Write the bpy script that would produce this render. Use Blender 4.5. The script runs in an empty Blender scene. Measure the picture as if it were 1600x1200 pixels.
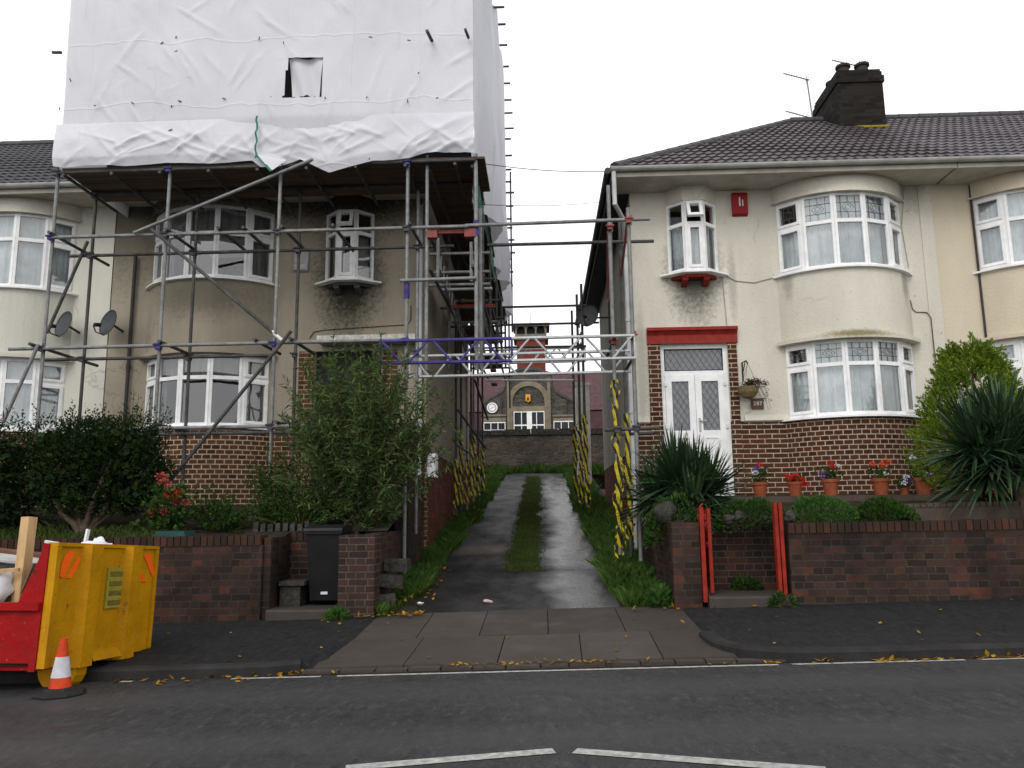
import bpy, math, random
from mathutils import Vector, Matrix, noise
random.seed(7)
PI = math.pi
C = bpy.context.scene.collection
EYE = 1.30                                   # height of the lens above the road; road datum is z = 0

# ---------------------------------------------------------------- camera
FPX = 1250.0
psi, th, rho = math.radians(2.15), math.radians(9.3), math.radians(.7)
FW = Vector((-math.sin(psi)*math.cos(th), math.cos(psi)*math.cos(th), math.sin(th)))
R0 = Vector((math.cos(psi), math.sin(psi), 0)); U0 = R0.cross(FW)
RT = R0*math.cos(rho) - U0*math.sin(rho); UP = U0*math.cos(rho) + R0*math.sin(rho)
cam = bpy.data.cameras.new('camera'); co = bpy.data.objects.new('camera', cam); C.objects.link(co)
mw = Matrix.Identity(4)
for i in range(3):
    mw[i][0], mw[i][1], mw[i][2] = RT[i], UP[i], -FW[i]
mw[2][3] = EYE
co.matrix_world = mw
cam.sensor_width = 36; cam.lens = 36*FPX/1600; cam.clip_end = 2000; cam.clip_start = .05
bpy.context.scene.camera = co

def ray(px, py):
    return FW + RT*((px-800)/FPX) + UP*((600-py)/FPX)
def at(px, py, Y):                            # where the sight line of a survey pixel meets the upright plane at depth Y
    d = ray(px, py); k = Y/d.y
    return Vector((d.x*k, Y, d.z*k + EYE))
def gz(px, py, z):                            # ... meets the level z
    d = ray(px, py); k = (z-EYE)/d.z
    return Vector((d.x*k, d.y*k, z))
def X(px, py, Y): return at(px, py, Y).x
def Z(px, py, Y): return at(px, py, Y).z

# ---------------------------------------------------------------- mesh builder
ROOT = {}
class MB:
    def __init__(s): s.v=[]; s.f=[]; s.uv=[]; s.mi=[]
    def add(s, vs, fs, mi=0, uvs=None):
        b=len(s.v); s.v += [tuple(p) for p in vs]
        for k,f in enumerate(fs):
            s.f.append([b+i for i in f]); s.mi.append(mi); s.uv.append(uvs[k] if uvs else None)
    def quad(s,a,b,c,d,mi=0,uv=None): s.add([a,b,c,d],[(0,1,2,3)],mi,[uv] if uv else None)
    def box(s,x0,x1,y0,y1,z0,z1,mi=0):
        s.fbox(Vector((0,0,0)),Vector((1,0,0)),Vector((0,1,0)),x0,x1,y0,y1,z0,z1,mi)
    def fbox(s,o,t,n,u0,u1,d0,d1,z0,z1,mi=0,up=Vector((0,0,1))):
        P=[o+t*u+n*d+up*z for z in (z0,z1) for d in (d0,d1) for u in (u0,u1)]
        s.add(P,[(0,2,3,1),(4,5,7,6),(0,1,5,4),(2,6,7,3),(0,4,6,2),(1,3,7,5)],mi)
    def tube(s,p,q,r,n=8,r2=None,mi=0,cap=True):
        s.path([p,q],[r,r if r2 is None else r2],n,mi,cap)
    def path(s,pts,r,n=6,mi=0,cap=True):
        pts=[Vector(p) for p in pts]
        if not isinstance(r,(list,tuple)): r=[r]*len(pts)
        vs=[]; fs=[]; a=None
        for i,p in enumerate(pts):
            d=(pts[min(i+1,len(pts)-1)]-pts[max(i-1,0)]).normalized()
            if a is None:
                a=d.orthogonal().normalized()
            else:
                a=(a-d*a.dot(d)); a=a.normalized() if a.length>1e-6 else d.orthogonal().normalized()
            b=d.cross(a)
            for k in range(n):
                w=2*PI*k/n; vs.append(p+(a*math.cos(w)+b*math.sin(w))*r[i])
        for i in range(len(pts)-1):
            for k in range(n):
                k2=(k+1)%n; fs.append((i*n+k,i*n+k2,(i+1)*n+k2,(i+1)*n+k))
        if cap:
            fs.append(tuple(range(n-1,-1,-1))); fs.append(tuple((len(pts)-1)*n+k for k in range(n)))
        s.add(vs,fs,mi)
    def lathe(s,c,prof,n=16,mi=0,sx=1,sy=1):
        vs=[];fs=[]
        for r,z in prof:
            for k in range(n):
                w=2*PI*k/n; vs.append((c[0]+r*math.cos(w)*sx,c[1]+r*math.sin(w)*sy,c[2]+z))
        for i in range(len(prof)-1):
            for k in range(n):
                k2=(k+1)%n; fs.append((i*n+k,i*n+k2,(i+1)*n+k2,(i+1)*n+k))
        fs.append(tuple(range(n-1,-1,-1))); fs.append(tuple((len(prof)-1)*n+k for k in range(n)))
        s.add(vs,fs,mi)
    def prism(s,poly,off,mi=0):               # planar polygon (3-D points) extruded by a vector
        n=len(poly); off=Vector(off); P=[Vector(p) for p in poly]
        fs=[tuple(range(n)),tuple(range(2*n-1,n-1,-1))]
        fs+=[(i,(i+1)%n,n+(i+1)%n,n+i) for i in range(n)]
        s.add(P+[p+off for p in P],fs,mi)
    def leaf(s,p,d,L,w,nrm=None,mi=0):
        d=d.normalized()
        sd=d.cross(nrm if nrm else Vector((random.gauss(0,1),random.gauss(0,1),random.gauss(0,1))))
        if sd.length<1e-5: sd=d.orthogonal()
        sd=sd.normalized()*w*.5; m=p+d*L*.45
        s.add([p,m+sd,p+d*L,m-sd],[(0,1,2,3)],mi)
    def build(s,name,mats,parent=None,smooth=False,shift=True):
        me=bpy.data.meshes.new(name)
        if not isinstance(mats,(list,tuple)): mats=[mats]
        if parent is not None: org=ROOT[parent.name]
        elif shift:
            xs=[p[0] for p in s.v]; ys=[p[1] for p in s.v]; zs=[p[2] for p in s.v]
            org=Vector(((min(xs)+max(xs))/2,(min(ys)+max(ys))/2,min(zs)))
        else: org=Vector((0,0,0))
        me.from_pydata([(p[0]-org.x,p[1]-org.y,p[2]-org.z) for p in s.v],[],s.f)
        for m in mats: me.materials.append(m)
        me.polygons.foreach_set('material_index',s.mi)
        if smooth: me.polygons.foreach_set('use_smooth',[True]*len(s.f))
        ul=me.uv_layers.new(name='UVMap'); data=[]
        for f,uv in zip(s.f,s.uv):
            if uv: data+= [c for q in uv for c in q]; continue
            a=Vector(s.v[f[0]]); nn=Vector((0,0,0))
            for i in range(1,len(f)-1): nn+= (Vector(s.v[f[i]])-a).cross(Vector(s.v[f[i+1]])-a)
            if nn.length>0: nn.normalize()
            if abs(nn.z)>.8:
                for i in f: data+=[s.v[i][0],s.v[i][1]]
            else:
                t=Vector((-nn.y,nn.x,0)); t=t.normalized() if t.length>1e-6 else Vector((1,0,0))
                if abs(t.x)>abs(t.y): t=t if t.x>0 else -t
                elif t.y<0: t=-t
                for i in f: data+=[t.x*s.v[i][0]+t.y*s.v[i][1], s.v[i][2]]
        ul.data.foreach_set('uv',data)
        me.update()
        o=bpy.data.objects.new(name,me); C.objects.link(o)
        if parent is not None:
            o.parent=parent; ROOT[o.name]=org
        else:
            o.location=org; ROOT[o.name]=org
        return o

def tag(o,label,cat=None,group=None):
    o['label']=label
    if cat: o['category']=cat
    if group: o['group']=group
    return o
def thing(name,label,cat,loc,group=None):
    o=bpy.data.objects.new(name,None); C.objects.link(o); o.location=loc; o.empty_display_size=.1
    ROOT[o.name]=Vector(loc); return tag(o,label,cat,group)
def kind(o,k): o['kind']=k; return o

# ---------------------------------------------------------------- materials
class NT:
    def __init__(s,name):
        s.m=bpy.data.materials.new(name); s.m.use_nodes=True; s.t=s.m.node_tree; s.N=s.t.nodes; s.L=s.t.links
        s.b=s.N['Principled BSDF']; s.out=s.N['Material Output']
        s.pos=s.N.new('ShaderNodeNewGeometry').outputs['Position']
    def n(s,typ,**k):
        o=s.N.new(typ)
        for a,v in k.items(): setattr(o,a,v)
        return o
    def link(s,a,b): s.L.new(a,b)
    def noise(s,scale,detail=5,rough=.6,vec=None,stretch=None):
        o=s.N.new('ShaderNodeTexNoise'); o.inputs['Scale'].default_value=scale; o.inputs['Detail'].default_value=detail; o.inputs['Roughness'].default_value=rough
        v=vec or s.pos
        if stretch:
            m=s.N.new('ShaderNodeVectorMath'); m.operation='MULTIPLY'; m.inputs[1].default_value=stretch; s.link(v,m.inputs[0]); v=m.outputs[0]
        s.link(v,o.inputs['Vector']); return o.outputs['Fac']
    def rng(s,fac,a,b,c=0,d=1):
        o=s.N.new('ShaderNodeMapRange'); o.clamp=True
        for i,v in zip(('From Min','From Max','To Min','To Max'),(a,b,c,d)): o.inputs[i].default_value=v
        s.link(fac,o.inputs['Value']); return o.outputs['Result']
    def math(s,op,a,b):
        o=s.N.new('ShaderNodeMath'); o.operation=op
        for i,v in enumerate((a,b)):
            if isinstance(v,(int,float)): o.inputs[i].default_value=v
            else: s.link(v,o.inputs[i])
        return o.outputs[0]
    def mix(s,fac,a,b,mode='MIX'):
        o=s.N.new('ShaderNodeMix'); o.data_type='RGBA'; o.blend_type=mode
        if isinstance(fac,(int,float)): o.inputs[0].default_value=fac
        else: s.link(fac,o.inputs[0])
        for i,v in ((6,a),(7,b)):
            if isinstance(v,tuple): o.inputs[i].default_value=(*v[:3],1)
            else: s.link(v,o.inputs[i])
        return o.outputs[2]
    def ramp(s,fac,stops):
        o=s.N.new('ShaderNodeValToRGB'); r=o.color_ramp
        while len(r.elements)<len(stops): r.elements.new(.5)
        for e,(p,c) in zip(r.elements,stops): e.position=p; e.color=(*c,1)
        s.link(fac,o.inputs[0]); return o.outputs[0]
    def bump(s,h,strength,dist=.01):
        o=s.N.new('ShaderNodeBump'); o.inputs['Strength'].default_value=strength; o.inputs['Distance'].default_value=dist
        s.link(h,o.inputs['Height']); s.link(o.outputs[0],s.b.inputs['Normal']); return o
    def col(s,c): s.link(c,s.b.inputs['Base Color'])
    def set(s,rough=None,metal=None,spec=None):
        if rough is not None: s.b.inputs['Roughness'].default_value=rough
        if metal is not None: s.b.inputs['Metallic'].default_value=metal
        if spec is not None: s.b.inputs['Specular IOR Level'].default_value=spec

def hexc(r,g,b):                              # sRGB 0-255 -> linear
    return tuple(((c/255)/12.92 if c/255<=.04045 else ((c/255+.055)/1.055)**2.4) for c in (r,g,b))
def pm(name,c,rough=.7,metal=0,var=.25,vs=4,bump=0,bs=60,spec=.14,stretch=None,c2=None,bd=.01):
    t=NT(name); t.set(rough,metal,spec)
    d=tuple(x*(1-var) for x in c); l=c2 if c2 else tuple(min(1,x*(1+var)) for x in c)
    t.col(t.mix(t.rng(t.noise(vs,6,.65,stretch=stretch),.3,.7),d,l))
    if bump: t.bump(t.noise(bs,4),bump,bd)
    return t.m
def render_mat(name,c,stains=(),grime=.35,gcol=(.03,.028,.022),bump=.6,coarse=28,eave=None):
    t=NT(name); t.set(.95,0,.05)
    big=t.rng(t.noise(.9,5,.6,stretch=(1,1,.45)),.35,.75); fine=t.rng(t.noise(45,3),.3,.7)
    col=t.mix(big,tuple(x*(1-grime*.45) for x in c),tuple(min(1,x*1.06) for x in c))
    col=t.mix(t.math('MULTIPLY',fine,.16),col,tuple(x*.55 for x in c))
    streak=t.rng(t.noise(2.2,6,.7,stretch=(1.6,1.6,.18)),.55,.8)
    col=t.mix(t.math('MULTIPLY',streak,grime*.5),col,tuple(x*.55 for x in c))
    for (sx,sz,rx,rz,st,*gc) in stains:
        a=t.N.new('ShaderNodeVectorMath'); a.operation='SUBTRACT'; a.inputs[1].default_value=(sx,0,sz); t.link(t.pos,a.inputs[0])
        b=t.N.new('ShaderNodeVectorMath'); b.operation='MULTIPLY'; b.inputs[1].default_value=(1/rx,0,1/rz); t.link(a.outputs[0],b.inputs[0])
        l=t.N.new('ShaderNodeVectorMath'); l.operation='LENGTH'; t.link(b.outputs[0],l.inputs[0])
        mk=t.rng(l.outputs['Value'],1.0,.15); mk=t.rng(t.math('ADD',mk,t.math('MULTIPLY',t.math('SUBTRACT',t.noise(16,6,.75),.5),1.1)),.12,.75)
        col=t.mix(t.math('MULTIPLY',mk,st),col,gc[0] if gc else gcol)
    crk=t.N.new('ShaderNodeTexVoronoi'); crk.feature='DISTANCE_TO_EDGE'; crk.inputs['Scale'].default_value=.55
    wv=t.N.new('ShaderNodeVectorMath'); wv.operation='MULTIPLY_ADD'; wv.inputs[1].default_value=(.35,.35,.35)
    nzc=t.N.new('ShaderNodeTexNoise'); nzc.inputs['Scale'].default_value=2.5; nzc.inputs['Detail'].default_value=5; t.link(t.pos,nzc.inputs['Vector']); t.link(nzc.outputs['Color'],wv.inputs[0]); t.link(t.pos,wv.inputs[2]); t.link(wv.outputs[0],crk.inputs['Vector'])
    ck=t.math('MULTIPLY',t.rng(crk.outputs['Distance'],.006,.001),t.rng(t.noise(.8,2),.5,.6)); col=t.mix(t.math('MULTIPLY',ck,.45),col,tuple(x*.4 for x in c))
    t.col(col)
    h=t.math('ADD',t.noise(coarse,4,.6),t.math('MULTIPLY',t.noise(coarse*3,2),.4)); t.bump(h,bump,.012)
    return t.m
def brick_mat(name,stops,mortar,bw=.225,bh=.075,ms=.006,off=.5,freq=2,rough=.85,dirt=.3,bump=.5,grime=None,squash=1):
    t=NT(name); t.set(rough,0,.08)
    uv=t.N.new('ShaderNodeUVMap').outputs[0]
    nz=t.N.new('ShaderNodeTexNoise'); nz.inputs['Scale'].default_value=9; t.link(uv,nz.inputs['Vector'])
    off_=t.N.new('ShaderNodeVectorMath'); off_.operation='MULTIPLY_ADD'; off_.inputs[1].default_value=(.008,.008,0); t.link(nz.outputs['Color'],off_.inputs[0]); t.link(uv,off_.inputs[2])
    k=t.N.new('ShaderNodeTexBrick'); k.offset=off; k.offset_frequency=freq; k.squash=squash; k.squash_frequency=2
    k.inputs['Color1'].default_value=(0,0,0,1); k.inputs['Color2'].default_value=(1,1,1,1); k.inputs['Mortar'].default_value=(.5,.5,.5,1)
    k.inputs['Scale'].default_value=1; k.inputs['Mortar Size'].default_value=ms; k.inputs['Mortar Smooth'].default_value=.15; k.inputs['Bias'].default_value=0
    k.inputs['Brick Width'].default_value=bw; k.inputs['Row Height'].default_value=bh
    t.link(off_.outputs[0],k.inputs['Vector'])
    c=t.ramp(k.outputs['Color'],stops)
    c=t.mix(t.rng(t.noise(30,4),.35,.75,0,dirt),c,(.02,.017,.014))
    mo=t.mix(t.rng(t.noise(14,4),.35,.7),tuple(x*.55 for x in mortar),mortar)
    c=t.mix(k.outputs['Fac'],c,mo)
    if grime:
        c=t.mix(t.rng(t.noise(1.3,5,.65),.42,.68,0,grime),c,(.012,.011,.010))
    t.col(c)
    h=t.math('ADD',t.math('MULTIPLY',k.outputs['Fac'],-1.0),t.math('MULTIPLY',t.noise(60,4),.5)); t.bump(h,bump,.008)
    return t.m
def leaf_mat(name,stops,rough=.55,trans=.25,spec=.1):
    t=NT(name); t.set(rough,0,spec)
    r=t.N.new('ShaderNodeNewGeometry').outputs['Random Per Island']
    f=t.math('ADD',t.math('MULTIPLY',r,.6),t.math('MULTIPLY',t.rng(t.noise(3.2,3),.3,.7),.4))
    c=t.ramp(f,stops); t.col(c)
    tr=t.N.new('ShaderNodeBsdfTranslucent'); t.link(c,tr.inputs[0]); mx=t.N.new('ShaderNodeMixShader'); mx.inputs[0].default_value=trans
    t.link(t.b.outputs[0],mx.inputs[1]); t.link(tr.outputs[0],mx.inputs[2]); t.link(mx.outputs[0],t.out.inputs[0]); return t.m
def glass_mat(name,tint=(.85,.9,.9),ior=1.5):
    t=NT(name); t.N.remove(t.b)
    tr=t.N.new('ShaderNodeBsdfTransparent'); tr.inputs[0].default_value=(*tint,1)
    gl=t.N.new('ShaderNodeBsdfGlossy'); gl.inputs['Roughness'].default_value=.02; gl.inputs[0].default_value=(1,1,1,1)
    bp=t.N.new('ShaderNodeBump'); bp.inputs['Strength'].default_value=.06; bp.inputs['Distance'].default_value=.02
    t.link(t.noise(2.2,2),bp.inputs['Height']); t.link(bp.outputs[0],gl.inputs['Normal'])
    fr=t.N.new('ShaderNodeFresnel'); fr.inputs[0].default_value=ior
    mx=t.N.new('ShaderNodeMixShader'); t.link(t.math('ADD',fr.outputs[0],.075),mx.inputs[0]); t.link(tr.outputs[0],mx.inputs[1]); t.link(gl.outputs[0],mx.inputs[2]); t.link(mx.outputs[0],t.out.inputs[0]); return t.m

m_upvc=pm('white_upvc',(.82,.82,.81),.35,0,.12,5,0)
m_glass=glass_mat('window_glass')
m_net=pm('net_curtain',(.84,.86,.88),.95,0,.3,2.2)
m_drape=pm('heavy_curtain',(.30,.29,.26),.95,0,.2,5)
m_lead=pm('lead_strip',(.12,.12,.13),.5,.3,.2,20)
m_dark=pm('dark_room',(.03,.03,.03),.95,0,.2,3)
m_redpaint=pm('red_gloss_paint',(.25,.025,.018),.5,0,.3,8,.1,60)
m_gate=pm('gate_red_paint',(.25,.022,.012),.5,0,.3,9,.15,70)
m_tile=pm('roof_tile_dark',(.050,.036,.039),.5,0,.35,7,.4,50,.35)
m_tile_l=pm('roof_tile_grey',(.040,.038,.042),.6,0,.35,7,.4,50,.3)
m_tile_t=pm('roof_tile_weathered',(.080,.066,.074),.55,0,.3,5,.4,50,.4)
m_gutter=pm('gutter_plastic',(.40,.39,.36),.5,0,.25,3)
m_soffit=pm('soffit_board',(.46,.43,.37),.7,0,.2,3)
m_fascia_dark=pm('dark_fascia',(.07,.065,.065),.6,0,.25,3)
m_pipe=pm('pale_pipe',(.50,.50,.50),.45,0,.15,4)
m_pipe_dark=pm('dark_iron_pipe',(.045,.04,.04),.5,0,.2,6)
m_cream=render_mat('cream_render',(.70,.66,.56),[(2.53,EYE+3.90,.62,1.1,.8),(4.9,EYE+2.70,.75,.10,.8,(.16,.13,.03)),(6.15,EYE+5.25,.35,.5,.35),(4.0,EYE+3.7,.10,.5,.35),(5.85,EYE+3.7,.12,.6,.4),(3.15,EYE+3.7,.10,.9,.3),(1.62,EYE+2.2,.12,1.6,.3)],grime=.38)
m_tan=render_mat('tan_render',(.65,.57,.435),[],grime=.25)
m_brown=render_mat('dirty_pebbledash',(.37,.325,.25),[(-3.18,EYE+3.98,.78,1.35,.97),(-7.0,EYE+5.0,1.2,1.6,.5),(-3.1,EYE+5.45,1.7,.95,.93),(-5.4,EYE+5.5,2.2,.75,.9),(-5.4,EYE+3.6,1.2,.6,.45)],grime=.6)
m_farcream=render_mat('yellowed_cream_render',(.63,.61,.53),[],grime=.35)
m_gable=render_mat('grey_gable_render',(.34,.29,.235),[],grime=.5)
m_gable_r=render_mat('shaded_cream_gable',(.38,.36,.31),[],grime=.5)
BR=[(0,(.045,.019,.012)),(.35,(.070,.028,.016)),(.7,(.090,.036,.019)),(1,(.062,.029,.019))]
m_brick=brick_mat('brown_house_brick',BR,(.53,.42,.31),.235,.0765,.0078)
m_brick_head=brick_mat('brown_header_brick',BR,(.53,.42,.31),.133,.0765,.0078)
BL=[(0,(.050,.024,.013)),(.4,(.085,.038,.02)),(1,(.12,.055,.028))]
m_brickl=brick_mat('lighter_brown_brick',BL,(.55,.44,.32),.133,.0765,.0085)
m_brickl_s=brick_mat('lighter_brown_stretcher_brick',BL,(.42,.33,.23),.235,.0765,.007)
GW=[(0,(.026,.018,.015)),(.2,(.036,.024,.020)),(.5,(.050,.030,.025)),(.86,(.068,.034,.026)),(.97,(.10,.038,.025)),(1,(.12,.043,.027))]
m_gwall=brick_mat('garden_wall_brick',GW,(.075,.062,.052),.222,.0765,.006,grime=.8,squash=.5,off=.25)
m_gwall_p=brick_mat('garden_wall_brick_pale_mortar',GW,(.12,.10,.085),.222,.0765,.006,grime=.5,squash=.5,off=.25)
m_redbrick=brick_mat('dull_red_brick',[(0,(.085,.026,.017)),(1,(.19,.048,.03))],(.12,.06,.045),.225,.075,.006,grime=.2)
m_sold=brick_mat('soldier_coping_brick',[(0,(.06,.032,.02)),(.6,(.12,.05,.03)),(1,(.16,.07,.04))],(.07,.055,.045),.076,.23,.006,off=0)
m_steel=pm('galvanised_tube',(.20,.20,.195),.5,.3,.35,9,.15,60)
m_steel_d=pm('weathered_tube',(.075,.073,.07),.6,.3,.45,7,.2,60)
m_alu=pm('bright_alloy_tube',(.42,.42,.42),.45,.3,.2,8)
m_purple=pm('purple_painted_steel',(.060,.045,.20),.6,.1,.45,6,c2=(.085,.07,.24))
m_coupler=pm('dark_coupler_steel',(.07,.065,.075),.6,.4,.5,20)
m_coupler_p=pm('purple_coupler',(.06,.05,.16),.6,.2,.4,20)
m_redox=pm('red_oxide_steel',(.23,.07,.06),.6,.1,.3,9)
m_board=pm('scaffold_board',(.105,.075,.055),.85,0,.45,2.5,.3,40,stretch=(.25,3,1))
m_timber=pm('sawn_timber',(.50,.33,.17),.7,0,.25,3,.2,50,stretch=(6,6,.6))
m_wood_dark=pm('old_brown_timber',(.16,.075,.045),.7,0,.3,4)
m_yellow=pm('yellow_skip_paint',(.50,.235,.003),.5,0,.2,1.6,.1,30,.15)
m_red=pm('red_skip_paint',(.30,.004,.005),.5,0,.2,2,.08,30,.12)
m_orange=pm('orange_reflective',(.95,.13,.01),.45,0,.08,20)
m_black=pm('black_rubber',(.02,.02,.02),.7,0,.3,8)
m_bin=pm('black_bin_plastic',(.013,.013,.014),.42,0,.2,5)
m_white=pm('dirty_white_plastic',(.70,.71,.72),.5,0,.12,5)
m_conew=pm('white_cone_sleeve',(.48,.48,.50),.6,0,.3,9)
m_coneo=pm('orange_cone_plastic',(.50,.05,.014),.6,0,.35,9)
m_terra=pm('terracotta',(.27,.072,.032),.8,0,.25,9,.1,60)
m_soil=pm('dark_soil',(.028,.022,.016),.95,0,.5,6,.8,25)
m_path=pm('brown_path_paving',(.075,.058,.045),.7,0,.4,3,.3,30)
m_stone=pm('grey_field_stone',(.050,.047,.040),.95,0,.55,9,1.0,18,.03,bd=.04)
m_lightstone=pm('pale_dressed_stone',(.20,.17,.12),.9,0,.25,3,.3,20)
m_dish=pm('grey_dish',(.075,.078,.085),.6,0,.2,5)
m_alarm=pm('red_alarm_plastic',(.30,.012,.015),.4,0,.12,4)
m_bark=pm('grey_brown_bark',(.13,.095,.07),.9,0,.4,12,.6,30)
m_stem=pm('green_brown_stem',(.06,.055,.025),.8,0,.3,12)
m_wire=pm('wire_black',(.03,.03,.03),.6)
m_kerb=pm('kerb_stone',(.026,.024,.023),.8,0,.35,3,.3,50)
m_chim=brick_mat('sooty_chimney_brick',[(0,(.012,.011,.010)),(1,(.035,.028,.024))],(.03,.026,.022),grime=.5)
m_lichen=pm('yellow_lichen',(.20,.15,.02),.9,0,.4,12,.4,30)
m_pot=pm('chimney_pot_clay',(.045,.035,.03),.85,0,.3,8)

def sheet_mat():
    t=NT('white_sheeting'); t.set(.55,0,.3)
    c=t.mix(t.rng(t.noise(.7,5,.6),.3,.75),(.76,.76,.80),(.86,.86,.90)); t.col(c)
    sp=t.N.new('ShaderNodeSeparateXYZ'); t.link(t.pos,sp.inputs[0])
    def fold(v,per,off):
        f=t.math('ABSOLUTE',t.math('SUBTRACT',t.math('FRACT',t.math('MULTIPLY',t.math('ADD',v,off),1/per),0),.5),0); return t.rng(f,.02,.0)
    wob=t.math('MULTIPLY',t.noise(.8,3),.5)
    fl=t.math('ADD',t.math('ADD',fold(t.math('ADD',sp.outputs[0],t.math('MULTIPLY',wob,.25)),.98,.2),fold(t.math('ADD',sp.outputs[2],wob),1.02,.1)),fold(t.math('ADD',sp.outputs[1],wob),1.3,.1))
    t.bump(t.math('ADD',t.math('ADD',t.noise(5,6,.7,stretch=(1,1,.5)),t.math('MULTIPLY',t.noise(32,4,.7),.35)),t.math('MULTIPLY',fl,.35)),.4,.03)
    tr=t.N.new('ShaderNodeBsdfTranslucent'); t.link(c,tr.inputs[0]); mx=t.N.new('ShaderNodeMixShader'); mx.inputs[0].default_value=.28
    t.link(t.b.outputs[0],mx.inputs[1]); t.link(tr.outputs[0],mx.inputs[2]); t.link(mx.outputs[0],t.out.inputs[0]); return t.m
m_sheet=sheet_mat()
def skip_mat(name,c,rust):
    t=NT(name); t.set(.55,0,.12)
    col=t.mix(t.rng(t.noise(1.6,5,.65),.3,.7),tuple(x*.72 for x in c),tuple(x*1.1 for x in c))
    col=t.mix(t.rng(t.noise(5,6,.75,stretch=(1,1,.16)),.56,.75,0,.5),col,tuple(x*.4+.01 for x in c))
    col=t.mix(t.rng(t.noise(7.5,7,.8),.60,.66,0,.85),col,rust); col=t.mix(t.rng(t.noise(24,5,.7),.66,.70,0,.7),col,(.25,.22,.19)); t.col(col)
    t.bump(t.math('ADD',t.noise(2.2,3),t.math('MULTIPLY',t.noise(30,4),.15)),.5,.05); return t.m
m_yellow=skip_mat('scraped_yellow_paint',(.52,.245,.003),(.10,.035,.012)); m_red=skip_mat('scraped_red_paint',(.30,.004,.005),(.07,.016,.010))
m_green=pm('green_sheet_hem',(.03,.16,.11),.6,0,.2,6)
def tape_mat():
    t=NT('hazard_tape'); t.set(.45,0,.4)
    sp=t.N.new('ShaderNodeSeparateXYZ'); t.link(t.pos,sp.inputs[0])
    a=t.math('ADD',t.math('MULTIPLY',sp.outputs[0],11),t.math('MULTIPLY',sp.outputs[2],3.0)); a=t.math('ADD',a,t.math('MULTIPLY',t.noise(2.5,2),1.6))
    fr=t.math('FRACT',a,0); st=t.math('GREATER_THAN',fr,.5); t.col(t.mix(st,(.012,.012,.010),(.46,.37,.012))); return t.m
m_tape=tape_mat()

# ---------------------------------------------------------------- world and sun
EL,AZ=math.radians(40),math.radians(200)
w=bpy.data.worlds.new('World'); bpy.context.scene.world=w; w.use_nodes=True
wn=w.node_tree.nodes; wl=w.node_tree.links; bg=wn['Background']
sky=wn.new('ShaderNodeTexSky'); sky.sky_type='NISHITA'; sky.sun_disc=False; sky.sun_elevation=EL; sky.sun_rotation=AZ; sky.air_density=1.2; sky.dust_density=3
hs=wn.new('ShaderNodeHueSaturation'); hs.inputs['Saturation'].default_value=.12; hs.inputs['Value'].default_value=1.6; wl.new(sky.outputs[0],hs.inputs['Color'])
tc=wn.new('ShaderNodeTexCoord'); nz=wn.new('ShaderNodeTexNoise'); nz.inputs['Scale'].default_value=1.6; nz.inputs['Detail'].default_value=4; wl.new(tc.outputs['Generated'],nz.inputs['Vector'])
cr=wn.new('ShaderNodeValToRGB'); cr.color_ramp.elements[0].position=.3; cr.color_ramp.elements[1].position=.7
cr.color_ramp.elements[0].color=(.86,.88,.93,1); cr.color_ramp.elements[1].color=(1,1,1,1); wl.new(nz.outputs['Fac'],cr.inputs[0])
sc_=wn.new('ShaderNodeVectorMath'); sc_.operation='SCALE'; sc_.inputs['Scale'].default_value=13.0; wl.new(cr.outputs[0],sc_.inputs[0])
mx=wn.new('ShaderNodeMix'); mx.data_type='RGBA'; mx.inputs[0].default_value=.75; wl.new(hs.outputs[0],mx.inputs[6]); wl.new(sc_.outputs[0],mx.inputs[7])
wl.new(mx.outputs[2],bg.inputs[0]); bg.inputs[1].default_value=.12
sd=bpy.data.lights.new('sun','SUN'); sd.energy=.8; sd.angle=math.radians(25); sd.color=(1,.97,.92)
so=bpy.data.objects.new('sun',sd); C.objects.link(so)
dirv=Vector((math.sin(AZ)*math.cos(EL),math.cos(AZ)*math.cos(EL),math.sin(EL))); so.rotation_euler=dirv.to_track_quat('Z','Y').to_euler(); so.location=(0,-5,30)
vs=bpy.context.scene.view_settings; vs.view_transform='Standard'; vs.look='None'; vs.exposure=0; vs.gamma=1
# ================================================================ the setting
SL=.02                                         # the street climbs gently to the right
def zroad(x,y): return EYE-1.26+SL*x + .018*max(0,min(6.9-y,3.2)) - .018*max(0,3.7-y)
def zpav(x,y):  return EYE-1.165+SL*x+.045*(y-7.05)
def zcross(x,y): return EYE-1.225+SL*x+.068*(y-7.05)
def zlane(y): return EYE-1.105+.1335*(y-9.35) if y<31 else EYE-1.105+.1335*21.65
def grid(xs,ys,zf,name,mat,k='structure'):
    b=MB(); n=len(xs)
    vs=[(x,y,zf(x,y)) for y in ys for x in xs]
    fs=[(j*n+i,j*n+i+1,(j+1)*n+i+1,(j+1)*n+i) for j in range(len(ys)-1) for i in range(n-1)]
    b.add(vs,fs); return kind(b.build(name,mat,shift=False,smooth=True),k)
def lin(a,b,n): return [a+(b-a)*i/(n-1) for i in range(n)]

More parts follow.
